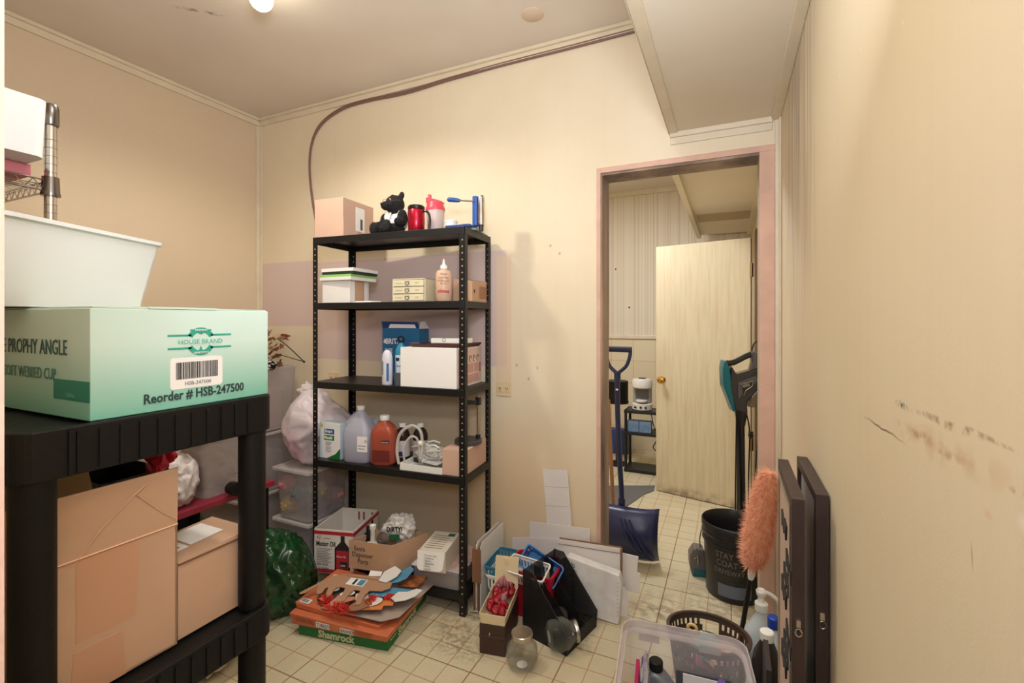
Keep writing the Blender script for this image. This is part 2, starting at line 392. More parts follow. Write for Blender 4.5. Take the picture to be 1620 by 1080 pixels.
# doorway lining and casing
struct('trim_14', MB().bx(LX-.02, LX, DW-.012, DW+.01, 0, DZ+.026), pink_wood, bevel=.002)
struct('trim_15', MB().bx(LX, RX+.059, DW-.012, DW+.01, DZ, DZ+.026), pink_wood, bevel=.002)
struct('trim_16', MB().bx(RX, RX+.058, DW-.012, DW+.01, 0, DZ), pink_wood, bevel=.002)
struct('trim_17', MB().bx(LX, LX+.006, DW-.002, DW+TH, 0, DZ), dirty_wood)
struct('trim_18', MB().bx(LX+.006, RX, DW-.002, DW+TH, DZ-.010, DZ), dirty_wood)
struct('trim_19', MB().bx(RX, RX+.02, DW+.011, DW+TH-.001, 0, DZ), dirty_wood)

# far open door, hung on the right wall
door_m = NT('stained_door_wood', (210, 196, 162), .5)
door_m.mix(door_m.ramp(door_m.noise(5, 5, (7, 7, .5)), .42, .68), (186, 166, 130), .45)
door_m.mix(door_m.ramp(door_m.noise(9, 4, (9, 9, .35)), .52, .72), (196, 160, 128), .45)
door_m.mix(door_m.mul(door_m.ell((.35, 0, 0), (.6, .3, .10), soft=.9), door_m.ramp(door_m.noise(14), .35, .6)), (90, 62, 42), .9)
dm = door_m.done()
dang = math.atan2(3.845-4.015, .135+.552)
d = thing('door_1', 'x', 'x', (-.552, 4.015, 0), dang)
for k in ('label', 'category'): del d[k]
d['kind'] = 'structure'
DWID = .708
MB().bx(0, DWID, 0, .035, .008, 2.005).build('door_leaf', dm, d)
MB().lathe([(.026, 0), (.026, .004), (.010, .006), (.010, .03), (.022, .036), (.029, .05), (.026, .062), (.012, .068)], (.055, 0, .92), 20,
           M=Matrix.Rotation(PI/2, 3, 'X')).build('door_knob', mat('brass', (200, 160, 90), .25, 1), d, smooth=True)
for z in (.45, 1.72): MB().bx(DWID-.002, DWID+.012, -.012, .035, z, z+.1).build('hinge', mat('old_brass', (150, 130, 90), .4, 1), d)
struct('trim_20', MB().bx(.165, XR, 3.79, 3.93, 0, 2.06), mat('brown_door_frame', (120, 82, 58), .6))

# ------------------------------------------------------------------ ceiling fittings and cable
t = thing('ceiling_light', 'bare round light bulb glowing on the ceiling', 'light', (-1.76, 1.33, CE))
MB().lathe([(.05, 0), (.05, -.012), (.03, -.035), (.022, -.05)], n=24).build('lamp_holder', white_plastic, t, smooth=True)
MB().sph((0, 0, -.088), .045, 20).build('bulb', mat('glowing_bulb', (255, 246, 225), .4, emit=22), t, smooth='all')
o = one(MB().lathe([(.0, -.004), (.048, -.004), (.053, -.001), (.053, 0)], n=36, cap0=False), 'ceiling_cover_plate', mat('ceiling_plate', (216, 194, 170), .6),
    'round painted cover plate on the ceiling near the bulkhead', 'cover plate', (-.83, 2.02, CE), smooth=True)
cpts = [(-2.44, 1.95), (-2.50, 2.206), (-2.526, 2.43), (-2.498, 2.592), (-2.408, 2.695), (-2.234, 2.755), (-2.028, 2.765), (-1.74, 2.755), (-1.476, 2.768), (-1.311, 2.772), (-1.079, 2.776), (-.73, 2.775), (-.448, 2.777), (-.25, 2.778)]
def cr(p, k=6):
    P = [vec(q) for q in p]; out = []
    for i in range(len(P)-1):
        a_, b_, c_, d_ = P[max(i-1, 0)], P[i], P[i+1], P[min(i+2, len(P)-1)]
        for j in range(k):
            t_ = j/k; out.append(.5*((2*b_)+(c_-a_)*t_+(2*a_-5*b_+4*c_-d_)*t_*t_+(3*b_-a_-3*c_+d_)*t_**3))
    return out+[P[-1]]
cm = mat('brown_cable', (128, 96, 84), .5)
mb = MB()
for dz in (0, .011): mb.tube([(x, DW-.007, z-dz) for x, _, z in cr([(x, 0, z) for x, z in cpts])], .0065, 8)
one(mb, 'electrical_cable', cm, 'brown cable running under the ceiling and down behind the metal rack', 'cable', smooth=True)

# outlets
def outlet(x, z, label):
    t = thing('wall_outlet', label, 'outlet', (x, DW, z)); pm = mat('outlet_plate', (222, 200, 160), .4)
    MB().bx(-.045, .045, -.006, 0, -.04, .04).build('cover_plate', pm, t, bevel=.002)
    for s in (-1, 1):
        r = MB().bx(s*.02-.015, s*.02+.015, -.0085, -.005, -.017, .017).build('socket', pm, t, bevel=.002)
        MB().bx(s*.02-.006, s*.02-.003, -.0095, -.0084, -.003, .008).bx(s*.02+.003, s*.02+.006, -.0095, -.0084, -.003, .008).sph((s*.02, -.0088, -.009), .002, 8).build('slot', ink, r)
outlet(-2.31, 1.03, 'cream wall outlet seen through the left side of the metal rack')
outlet(-1.10, 1.035, 'cream wall outlet just right of the metal rack')

# ------------------------------------------------------------------ five-shelf black metal rack
RA = math.atan2(.083, .9965); R0 = Vector((-2.035, 1.846, 0)); RU = Vector((.9965, .083, 0)); RV = Vector((-.083, .9965, 0))
def RK(u, v, z=0): return tuple(R0+RU*u+RV*v+Vector((0, 0, z)))
SH = [1.845, 1.494, 1.072, .655, .105]; RW, RD = .903, .315
rack = thing('metal_rack', 'black five-shelf metal rack against the back wall', 'shelf', tuple(R0), RA)
pmx = NT('punched_black_post', (17, 17, 18), .45)
def hole_mask():
    mp = pmx.n('ShaderNodeMapping'); mp.inputs['Scale'].default_value = (1, 1, 1/.031); pmx.l(pmx.tc, mp.inputs[0])
    sp = pmx.n('ShaderNodeSeparateXYZ'); pmx.l(mp.outputs[0], sp.inputs[0])
    def mth(op, a_, b_):
        m_ = pmx.n('ShaderNodeMath'); m_.operation = op
        for i_, q_ in enumerate((a_, b_)):
            if isinstance(q_, (int, float)): m_.inputs[i_].default_value = q_
            elif q_ is not None: pmx.l(q_, m_.inputs[i_])
        return m_.outputs[0]
    zf = mth('MULTIPLY', mth('SUBTRACT', mth('FRACT', sp.outputs[2], None), .5), .031)
    xf = mth('SUBTRACT', mth('ABSOLUTE', mth('SUBTRACT', sp.outputs[0], .4515), None), .4375)
    d_ = mth('SQRT', mth('ADD', mth('MULTIPLY', zf, zf), mth('MULTIPLY', xf, xf)), None)
    return pmx.ramp(d_, .0042, .0030)
pmx.mix(hole_mask(), (196, 176, 140), .9); post_m = pmx.done()
for (x, sx) in ((0, 1), (RW, -1)):
    for (y, sy) in ((0, 1), (RD, -1)):
        mb = MB().bx(x, x+sx*.03, y, y+sy*.0025, 0, SH[0]+.001).bx(x, x+sx*.0025, y, y+sy*.03, 0, SH[0]+.001)
        p = mb.build('post', post_m, rack)
shelf_top = mat('black_shelf_board', (24, 23, 22), .4, var=.1)
for i, z in enumerate(SH):
    mb = MB().bx(.003, RW-.003, .003, RD-.003, z-.008, z)
    s = mb.build('shelf', shelf_top, rack)
    MB().bx(.004, RW-.004, -.002, .004, z-.034, z+.0).bx(.004, RW-.004, RD-.004, RD+.002, z-.034, z).bx(-.002, .004, .004, RD-.004, z-.034, z).bx(RW-.004, RW+.002, .004, RD-.004, z-.034, z).build('shelf_edge', black_metal, s, bevel=.001)

def rk(name, label, cat, u, v, i, rz=0, group=None, dz=0): return thing(name, label, cat, RK(u, v, SH[i]+dz+.0005), RA+rz, group)

# --- top shelf
t = rk('cardboard_box', 'pinkish closed cardboard box with white shipping label on top shelf', 'box', 0, .012, 0)
MB().bx(0, .19, 0, .255, 0, .205).build('box_body', cardboard_pink, t, bevel=.002)
decal('shipping_label', paper, t, (.19, .10, .045), .075, .13, TX)
for k in range(9): pass
MB().prism([(0, 0), (.02, 0), (.02, .06), (0, .06)], .0004, (.191, .137, .055), *TX).build('barcode', mat('bars', (90, 85, 80), .7), t)
decal('box_seam', cardboard_edge, t, (.19, .0, .1), .0015, .1, TX)
decal('packing_tape', mat('tape_edge', (190, 140, 112), .4), t, (.19, .115, 0), .05, .04, TX)

# teddy bear in a white coat
t = rk('teddy_bear', 'black teddy bear in a white coat and round glasses', 'toy', .445, .125, 0, -.35)
fur = mat('black_fur', (26, 23, 24), .95, bump=1, bscale=120)
B = [((0, 0, .065), (.052, .045, .065)), ((0, -.015, .165), (.056, .05, .05)), ((-.008, -.062, .152), (.026, .03, .024)), ((0, -.01, .12), (.035, .03, .03)),
     ((-.04, .0, .21), (.021, .010, .021)), ((.04, .0, .21), (.021, .010, .021)),
     ((-.05, -.05, .028), (.029, .06, .027)), ((.05, -.05, .028), (.029, .06, .027)), ((-.055, -.105, .034), (.03, .02, .034)), ((.055, -.105, .034), (.03, .02, .034)),
     ((-.075, -.02, .085), (.024, .03, .045)), ((.075, -.02, .085), (.024, .03, .045)), ((-.088, -.05, .06), (.022, .03, .022)), ((.088, -.05, .06), (.022, .03, .022))]
mb = MB()
for c, r in B: mb.sph(c, r, 18)
mb.build('body', fur, t, smooth='all', mods=[('REMESH', dict(mode='VOXEL', voxel_size=.004, use_smooth_shade=True)), ('SMOOTH', dict(factor=.6, iterations=4))])
mb = MB().sph((0, .002, .075), (.059, .053, .055), 20).sph((-.062, -.006, .098), (.033, .034, .036), 16).sph((.062, -.006, .098), (.033, .034, .036), 16)
coat = mb.build('coat', mat('white_cloth', (228, 226, 222), .9, bump=.3, bscale=50), t, smooth='all', mods=[('REMESH', dict(mode='VOXEL', voxel_size=.004, use_smooth_shade=True)), ('SMOOTH', dict(factor=.6, iterations=5))])
MB().prism([(0, 0), (.018, .0), (.03, .045), (.016, .05)], .004, (-.012, -.054, .07), (1, 0, 0), (0, .15, 1)).build('lapel', MATS['white_cloth'], coat)
txt('D', .012, red_ink, coat, (.026, -.056, .08), name='chest_mark')
for s in (-1, 1):
    MB().tube([(s*.02+.0155*math.cos(q*PI/10), -.066, .172+.0155*math.sin(q*PI/10)) for q in range(21)], .0012, 6).build('glasses_rim', silver, t)
    MB().tube([(s*.036, -.066, .172), (s*.055, -.02, .18)], .001, 6).build('glasses_arm', silver, t)
    MB().sph((s*.02, -.061, .172), .005, 10).build('eye', mat('glass_eye', (60, 40, 25), .1), t, smooth='all')
MB().sph((-.008, -.091, .158), (.009, .006, .006), 10).build('nose', mat('nose_black', (15, 13, 13), .3), t, smooth='all')

t = rk('travel_mug', 'metallic red travel mug with black lid and handle', 'mug', .612, .045, 0)
MB().lathe([(.036, 0), (.040, .006), (.042, .05), (.0415, .105), (.038, .110)], n=32).build('mug_body', mat('metallic_red', (190, 30, 52), .25, .7), t, smooth=True)
MB().lathe([(.038, .108), (.042, .111), (.042, .124), (.036, .130), (.01, .131)], n=32).build('lid', mat('black_gloss', (22, 20, 20), .3), t, smooth=True)
MB().tube(cr([(.038, 0, .10), (.06, 0, .098), (.075, 0, .075), (.077, 0, .04), (.072, 0, .005)], 5), .006, 8).build('handle', MATS['black_gloss'], t, smooth=True)
t = rk('shaker_bottle', 'frosted shaker bottle with a pink flip lid', 'bottle', .65, .17, 0)
MB().lathe([(.036, 0), (.039, .004), (.048, .13), (.046, .13), (.037, .006)], n=32).build('bottle_body', mat('frosted_plastic', (232, 214, 206), .45, alpha=.72), t, smooth=True)
lid = MB().lathe([(.05, .128), (.051, .14), (.046, .150), (.043, .168), (.042, .17)], n=32)
lid.prism([(-.042, 0), (.042, 0), (.038, .008), (-.02, .026), (-.042, .03)], .05, (0, .025, .168), (1, 0, 0), (0, 0, 1)).build('lid', mat('pink_lid', (226, 72, 88), .4), t, smooth=True)
MB().lathe([(.009, 0), (.009, .018), (.006, .022)], (-.033, 0, .196), 14).bx(-.044, -.026, -.006, .006, .212, .217).build('spout', MATS['pink_lid'], t, smooth=True)
# press stand with lever
one(MB().bx(0, .135, 0, .20, 0, .006).bx(.02, .12, .01, .19, .0065, .011), 'green_sheet_stack', mat('sage_sheet', (128, 150, 130), .6), 'sage green sheets under the blue press at shelf end', 'sheets', RK(.785, .08, SH[0]+.0005), RA+.12)
t = rk('lever_press', 'small blue and chrome press with a side lever', 'press', .792, .10, 0, dz=.012)
MB().bx(-.03, .10, -.03, .08, 0, .016).build('base_tray', dark_blue, t, bevel=.004)
MB().bx(.088, .112, .03, .07, .016, .165).build('column', mat('press_blue', (40, 90, 170), .35), t, bevel=.004)
MB().lathe([(.017, .02), (.019, .03), (.019, .15), (.014, .168), (.004, .17)], (.128, .05, 0), 20).build('cylinder', chrome, t, smooth=True)
MB().lathe([(.012, -.01), (.013, .02)], (.128, .05, 0), 16).build('nozzle', mat('dark_nozzle', (40, 40, 42), .4), t, smooth=True)
lv = MB().tube([(.10, .03, .137), (.02, .0, .142)], .004, 8).build('lever', chrome, t)
MB().tube([(.035, .005, .14), (.02, 0, .142), (-.02, -.012, .146), (-.028, -.014, .146)], [.007, .011, .012, .006], 12).build('grip', mat('grip_blue', (40, 80, 150), .4), lv, smooth=True)
MB().bx(.085, .105, .06, .068, .02, .1).build('brace', chrome, t)
o = rk('tape_roll', 'white round tub resting on the blue press base', 'tub', .762, .13, 0, dz=.0285)
MB().lathe([(.03, 0), (.032, .004), (.032, .022), (.03, .026), (.02, .026)], n=26).build('tub_body', white_plastic, o, smooth=True)
MB().lathe([(.034, .022), (.034, .031), (.03, .033)], n=26).build('lid', paper, o, smooth=True)

# --- second shelf
t = rk('storage_carton', 'white carton with brown side panel under stacked box lids', 'box', .045, .02, 1)
MB().bx(0, .18, 0, .16, 0, .118).build('box_body', white_card, t, bevel=.002)
decal('brown_panel', cardboard, t, (.18, .04, .0), .08, .118, TX); decal('packing_tape', paper, t, (.1808, .12, 0), .02, .1, TX)
lims = [('flat white box with lime green band lying on the white carton', white_card, mat('lime_green', (150, 200, 110), .6), .031), ('flat white box with dark green band on top of the pile', paper, mat('dark_green_band', (38, 52, 44), .6), .032)]
z = .1185
for i, (lb, m1, m2, h) in enumerate(lims):
    t = rk('flat_box', lb, 'box', .035+.012*i, .01, 1, -.06+.02*i, dz=z)
    b0, b1 = (0, .5) if i == 0 else (.5, 1)
    MB().bx(0, .215, 0, .20, 0 if i == 0 else h*.45, h*.55 if i == 0 else h).build('box_body', m1, t, bevel=.001)
    MB().bx(.003, .212, .003, .197, h*.55 if i == 0 else 0, h if i == 0 else h*.45).build('band', m2, t)
    z += h+.0008
one(MB().bx(0, .13, 0, .09, 0, .004).bx(.01, .12, .01, .08, .0045, .008), 'paper_pad', paper, 'thin white paper pad beside the white carton', 'paper', RK(.235, .03, SH[1]+.0005), RA-.1)
t = rk('drawer_cabinet', 'small cream cabinet with three drawers and round pulls', 'cabinet', .485, .02, 1)
cab = mat('cream_cabinet', (222, 212, 178), .45)
MB().bx(0, .19, .006, .15, 0, .004).bx(0, .19, .006, .15, .112, .116).bx(0, .005, .006, .15, 0, .116).bx(.185, .19, .006, .15, 0, .116).bx(0, .19, .146, .15, 0, .116).bx(0, .19, .008, .15, .039, .041).bx(0, .19, .008, .15, .075, .077).build('body', cab, t)
for k in range(3):
    dr = MB().bx(.008, .182, 0, .14, .006+k*.036, .037+k*.036).build('drawer', cab, t, bevel=.001)
    MB().tube([(.09+.011*math.cos(q), -.003, .022+k*.036+.011*math.sin(q)) for q in [x*PI/8+PI for x in range(9)]]+[(.101, -.003, .028+k*.036)]+[(.079, -.003, .028+k*.036), (.079, -.003, .022+k*.036)], .0016, 6).build('pull', mat('dark_pull', (60, 50, 40), .5), dr)
    decal('drawer_tag', mat('faint_tag', (196, 182, 148), .6), dr, (.02, 0, .018+k*.036), .04, .006); decal('drawer_tag', MATS['faint_tag'], dr, (.135, 0, .018+k*.036), .02, .008)
t = rk('squeeze_bottle', 'squeeze bottle of tan liquid with pointed red-tipped nozzle', 'bottle', .762, .055, 1, .45)
MB().lathe([(.036, 0), (.041, .006), (.041, .135), (.034, .150), (.016, .158), (.014, .168)], n=28).build('bottle_body', mat('tan_fluid', (214, 178, 150), .4), t, smooth=True)
MB().lathe([(.018, .160), (.018, .176), (.012, .180), (.009, .182), (.003, .208), (.002, .209)], n=20).build('nozzle', white_plastic, t, smooth=True)
MB().lathe([(.0032, .204), (.0028, .216), (.001, .218)], n=10).build('tip', pale_red, t, smooth=True)
for s_, z_, sz in (('Alistee', .128, .013), ('Insta-Flow', .110, .013), ('HYDRAULIC', .095, .012), ('FLUID', .081, .012)):
    txt(s_, sz, mat('rust_ink', (130, 60, 45), .6), t, (0, -.041, z_), align='CENTER', sx=.9)
txt('alistee', .022, red_ink, t, (0, -.041, .042), align='CENTER', bold=.0006)
t = rk('parcel_box', 'worn brown parcel box at right end of second shelf', 'box', .775, .13, 1)
MB().loft([[(0, 0, 0), (.115, -.02, 0), (.12, .15, 0), (0, .16, 0)], [(0, 0, .12), (.115, -.02, .10), (.12, .15, .11), (0, .16, .128)]]).build('box_body', cardboard, t, bevel=.002)
decal('printed_mark', ink, t, (.1175, -.005, .045), .012, .016, TX); decal('printed_panel', mat('parcel_print', (160, 116, 82), .8), t, (.121, .06, .02), .08, .06, TX)

# --- third shelf
t = rk('filter_box', 'blue water filter box with torn open top flap', 'box', .30, .20, 2)
bb = mat('brita_blue', (28, 88, 140), .5, rgb2=(36, 110, 150), vscale=6)
MB().bx(0, .235, 0, .1, 0, .286).build('box_body', bb, t)
MB().prism([(0, 0), (.235, 0), (.228, .035), (.0, .038)], .002, (0, .003, .286), (1, 0, 0), (0, -.25, 1)).build('top_flap', mat('flap_blue', (30, 60, 110), .5), t)
MB().prism([(.04, 0), (.215, 0), (.21, .02), (.055, .022)], .0006, (0, -.0, .287), (1, 0, 0), (0, -.25, 1)).build('flap_inside', paper, t)
MB().prism([(0, 0), (.1, 0), (.05, .04), (.005, .036)], .002, (.235, 0, .284), (0, 1, 0), (.1, 0, 1)).build('side_flap', white_card, t)
txt('BRITA', .042, paper, t, (.022, 0, .20), bold=.0008, sx=.85); txt('ELITE', .035, paper, t, (.018, 0, .15), sx=.6)
MB().prism([(0, 0), (.012, 0), (.014, .012), (.006, .026), (-.002, .012)], .0006, (.010, 0, .203), *FX).build('drop_mark', paper, t)
t = rk('carton', 'large white carton with pink and black printed side on third shelf', 'box', .543, .008, 2, .0)
MB().bx(0, .312, 0, .285, 0, .195).build('box_body', mat('white_carton', (240, 236, 228), .6), t, bevel=.0015)
pm = mat('printed_side', (226, 196, 180), .7); decal('printed_panel', pm, t, (.312, .01, .01), .27, .175, TX)
for k, (y, z, w_, h_) in enumerate(((.02, .06, .09, .08), (.12, .015, .13, .04), (.12, .065, .07, .045), (.2, .065, .05, .045), (.26, .06, .02, .05), (.02, .015, .09, .035))):
    decal('printed_panel', mat('print_pink', (206, 160, 150), .7) if k != 4 else mat('print_rose', (190, 110, 120), .7), t, (.3128, y, z), w_, h_, TX, .0005)
for k in range(10): MB().bx(.3134, .3139, .03+.0*k, .10, .07+.007*k, .072+.007*k).build('text_line', grey_ink, t)
for y in (.15, .195, .24): MB().tube([(.3142, y+.012*math.cos(q*.7), .135+.016*math.sin(q*.7)) for q in range(8)], .0015, 5).build('pictogram', ink, t)
t = rk('serving_tray', 'dark maroon flat tray lid lying on the white carton', 'tray', .572, .036, 2, .0, dz=.1965)
MB().loft([rr(.28, .22, .012, 0, 4, .15, .12), rr(.30, .24, .015, .012, 4, .15, .12), rr(.30, .24, .015, .017, 4, .15, .12)]).build('tray_body', mat('maroon_lacquer', (74, 30, 34), .35), t)
MB().bx(.0, .05, .02, .03, .017, .02).build('tray_clip', grey_ink, t)
t = rk('white_tray', 'flat white tray with a round emblem on the maroon lid', 'tray', .685, .06, 2, .0, dz=.2145)
MB().bx(0, .185, 0, .1, 0, .026).build('tray_body', white_plastic, t, bevel=.004)
MB().tube([(.075+.009*math.cos(q*PI/10), -.001, .018+.009*math.sin(q*PI/10)) for q in range(21)], .0009, 5).build('emblem', ink, t)
t = rk('spray_bottle', 'white slim bottle with a blue label stripe', 'bottle', .44, .045, 2)
MB().lathe([(.027, 0), (.029, .005), (.029, .13), (.026, .155), (.016, .172), (.004, .178)], n=26, sy=.75).build('bottle_body', mat('pale_bottle', (216, 216, 222), .35), t, smooth=True)
decal('label_stripe', mat('label_blue', (60, 110, 170), .5), t, (.010, -.0212, .02), .014, .09); decal('label_print', grey_ink, t, (-.018, -.0212, .05), .008, .07)
t = rk('lotion_bottle', 'teal bottle with dark pump head behind the slim white bottle', 'bottle', .492, .09, 2)
tealm = mat('teal_bottle', (40, 140, 165), .25)
MB().lathe([(.028, 0), (.030, .006), (.030, .15)], n=26, sy=.8).build('label_sleeve', mat('pale_label', (210, 222, 228), .5), t, smooth=True)
MB().lathe([(.030, .15), (.029, .175), (.018, .20), (.014, .205), (.014, .215)], n=26, sy=.8).build('bottle_shoulder', tealm, t, smooth=True)
MB().lathe([(.014, .213), (.02, .222), (.021, .235), (.014, .245), (.004, .248)], n=20).bx(-.03, .0, -.006, .006, .222, .230).build('pump', mat('navy_pump', (22, 44, 66), .3), t, smooth=True)
txt('Oral', .015, dark_blue, t, (-.012, -.0245, .09)); decal('label_mark', MATS['navy_pump'], t, (-.014, -.0245, .12), .02, .016)
t = rk('tumbler', 'dark ribbed cup beside the teal bottle', 'cup', .515, .03, 2)
MB().lathe([(.016, 0), (.022, .062), (.020, .062), (.015, .003)], n=20).build('cup_body', mat('smoke_plastic', (84, 84, 92), .4), t, smooth=True)

# --- fourth shelf
def mouthbox(u, v, lb, rz=0, full=True):
    t = rk('mouthwash_box', lb, 'box', u, v, 3, rz)
    MB().bx(0, .14, 0, .07, 0, .19).build('box_body', mat('pale_blue_box', (206, 226, 234), .5), t)
    MB().prism([(.022, 0), (.14, .0), (.14, .19), (.005, .19)], .0006, (0, 0, 0), *FX).build('white_panel', paper, t)
    if full:
        decal('name_panel', mat('smart_blue', (30, 92, 150), .5), t, (.032, -.0008, .132), .068, .027, FX); decal('name_panel', mat('mouth_green', (40, 125, 70), .5), t, (.030, -.0008, .098), .070, .027, FX)
        txt('Smart', .025, paper, t, (.036, -.0014, .139), bold=.0006, sx=.9); txt('Mouth', .025, paper, t, (.033, -.0014, .104), bold=.0006, sx=.85)
        txt('24-Hour', .012, ink, t, (.042, -.0008, .082)); txt('Formula', .010, ink, t, (.042, -.0008, .072))
        for k in range(4): txt('mouthwash kit', .006, grey_ink, t, (.042, -.0008, .06-k*.008))
        MB().prism([(.05, 0), (.14, 0), (.14, .06), (.11, .028)], .0012, (0, -.0006, 0), *FX).build('green_corner', mat('corner_green', (30, 105, 50), .5), t)
        decal('yellow_spot', mat('pale_gold', (220, 200, 120), .5), t, (.004, -.0008, .165), .02, .018)
mouthbox(.006, .045, 'pale blue mouthwash box with blue and green name panels', -.03)
mouthbox(.10, .17, 'pale blue mouthwash box half hidden behind the jug', .0, False)
t = rk('plastic_jug', 'translucent gallon jug part full of grey liquid, white cap', 'jug', .245, .085, 3, .1)
mb = MB().loft([rr(.145, .12, .03, 0), rr(.155, .13, .03, .01), rr(.155, .13, .03, .155), rr(.14, .118, .03, .172), rr(.105, .09, .03, .215), rr(.05, .05, .02, .255), rr(.036, .036, .0175, .265), rr(.036, .036, .0175, .275)])
jug_m = mat('milky_jug', (200, 200, 214), .35, alpha=.62)
mb.build('jug_body', jug_m, t, smooth=True)
MB().loft([rr(.147, .122, .028, .002), rr(.150, .125, .028, .01), rr(.150, .125, .028, .062)]).build('liquid', mat('grey_liquid', (120, 112, 138), .3), t)
MB().lathe([(.021, .268), (.022, .27), (.022, .288), (.019, .291)], n=20).build('cap', white_plastic, t, smooth=True)
MB().tube(cr([(-.068, -.02, .16), (-.06, -.02, .20), (-.04, -.01, .232), (-.015, 0, .252)], 4), .011, 10).build('handle', jug_m, t, smooth=True)
decal('label', paper, t, (.02, -.0655, .06), .058, .08, FX); MB().prism([(0, 0), (.05, 0), (.05, .08), (0, .08)], .0008, (.078, -.03, .06), *TX).build('label', paper, t)
txt('G', .022, ink, t, (.062, -.0665, .11)); decal('text_block', grey_ink, t, (.026, -.0664, .09), .044, .004); decal('text_block', grey_ink, t, (.026, -.0664, .075), .034, .003)
t = rk('mouthwash_bottle', 'large bottle of orange-red mouthwash with white cap', 'bottle', .405, .072, 3, .25)
MB().loft([rr(.11, .085, .03, 0), rr(.135, .10, .035, .012), rr(.135, .10, .035, .16), rr(.125, .092, .035, .18), rr(.085, .07, .03, .205), rr(.042, .042, .02, .222), rr(.038, .038, .018, .23)]).build('bottle_body', mat('orange_rinse', (176, 84, 62), .06, alpha=.82), t, smooth=True)
MB().lathe([(.024, .226), (.025, .228), (.025, .248), (.022, .252)], n=22).build('cap', white_plastic, t, smooth=True)
decal('label_shade', mat('label_maroon', (120, 44, 40), .5, alpha=.8), t, (-.045, -.0505, .02), .09, .06); decal('label_name', ink, t, (.0, -.0505, .115), .044, .016); txt('hydrogen', .010, paper, t, (.003, -.0513, .119))
for u, v, lb, s in ((.47, .14, 'dark brown bottle with white label behind the mouthwash bottle', 1), (.56, .17, 'dark brown bottle with white label behind the clear tubing loop', 1)):
    t = rk('amber_bottle', lb, 'bottle', u, v, 3, .45, 'dark brown bottles on the fourth shelf')
    MB().lathe([(.036, 0), (.039, .006), (.039, .14), (.03, .165), (.015, .178), (.015, .186)], n=26).build('bottle_body', mat('amber_glass', (52, 34, 30), .15), t, smooth=True)
    MB().lathe([(.019, .182), (.019, .2), (.016, .203)], n=18).build('cap', white_plastic, t, smooth=True)
    MB().lathe([(.0395, .03), (.0395, .115)], n=26, cap0=False, cap1=False).build('label', mat('bottle_label', (205, 200, 202), .6), t, smooth=True)
    decal('label_mark', mat('navy_ink', (35, 45, 75), .5), t, (-.015, -.0405, .035), .03, .025)
# clear tubing, bag pile, tray, paper
tub = mat('clear_tubing', (220, 216, 208), .2, alpha=.55)
P = [RK(.52, .03, SH[3]+.02), RK(.505, .035, SH[3]+.09), RK(.52, .04, SH[3]+.17), RK(.58, .05, SH[3]+.215), RK(.63, .055, SH[3]+.19), RK(.64, .055, SH[3]+.11), RK(.63, .05, SH[3]+.055)]
P2 = [RK(.54, .05, SH[3]+.03), RK(.535, .05, SH[3]+.10), RK(.57, .055, SH[3]+.155), RK(.605, .06, SH[3]+.15), RK(.62, .06, SH[3]+.10), RK(.625, .055, SH[3]+.05)]
t = thing('coiled_tubing', 'looped clear plastic tubing standing above the bag pile', 'tubing')
MB().tube(cr(P, 6), .008, 10).build('outer_loop', tub, t, smooth=True); MB().tube(cr(P2, 6), .006, 10).build('inner_loop', tub, t, smooth=True)
MB().tube([RK(.625, .055, SH[3]+.13), RK(.645, .055, SH[3]+.13)], .013, 10).build('connector', white_plastic, t, smooth=True)
one(openbox(.24, .15, .032, .003, .006), 'shallow_tray', white_plastic, 'shallow white tray on the fourth shelf front edge', 'tray', RK(.655, .085, SH[3]+.0005), RA)
one(MB().ico((0, 0, .03), (.095, .06, .05), 5, .45, 3.2, 3, .001, True), 'clear_bag_pile', mat('crinkled_clear_film', (214, 208, 198), .18, alpha=.55, bump=.8, bscale=25),
    'crumpled clear bags of white tubing heaped on the white tray', 'plastic bag', RK(.665, .10, SH[3]+.034), RA, smooth='all')
t = thing('tube_bundle', 'bundle of short white plastic tubes in the clear bags', 'tubes', RK(.64, .10, SH[3]+.04), RA)
for k in range(9):
    random.seed(k); a0 = random.uniform(-.5, .5); x = random.uniform(-.07, .06); y = random.uniform(-.03, .04); z = .045+random.uniform(0, .035)
    MB().tube([(x-.035*math.cos(a0), y-.03*math.sin(a0), z), (x, y, z+.01), (x+.035*math.cos(a0), y+.03*math.sin(a0), z)], .0045, 8).build('tube', white_plastic, t, smooth=True)
mb = MB(); pr = []
for k in range(15):
    q = k/14; ang = q*2.2*PI; r = .006+.006*q
    pr.append((-.01+r*math.cos(ang) if k < 9 else -.01+(k-8)*.016, .008+r*math.sin(ang)+.004 if k < 9 else .020-.001*k+.006))
mb.loft([[(x, 0, z) for x, z in pr], [(x, .10, z+.002) for x, z in pr]], False, False, False)
one(mb, 'folded_newspaper', mat('newsprint', (214, 212, 208), .8, rgb2=(150, 150, 152), vscale=60, stretch=(1, 8, 1)), 'folded newspaper roll lying across the white tray', 'newspaper', RK(.665, .015, SH[3]+.033), RA-.15, mods=[('SOLIDIFY', dict(thickness=.0015))])
t = rk('pink_box', 'small pinkish cardboard box under the chrome stand', 'box', .775, .015, 3)
MB().bx(0, .115, 0, .27, 0, .125).build('box_body', cardboard_pink, t, bevel=.0015)
decal('paper_slip', paper, t, (.115, .02, .117), .09, .008, TX)
t = rk('articulator_stand', 'black round-based stand with two chrome rods and crossbar', 'stand', .850, .15, 3, dz=.126)
MB().lathe([(.066, 0), (.070, .004), (.070, .018), (.066, .022), (.01, .023)], n=36).build('round_base', mat('grey_base', (70, 68, 68), .4), t, smooth=True)
MB().tube([(-.01, -.01, .022), (-.01, -.01, .235)], .0055, 12).build('rod', chrome, t, smooth=True)
MB().tube([(.045, .02, .022), (.045, .02, .24)], .0075, 12).build('rod', chrome, t, smooth=True)
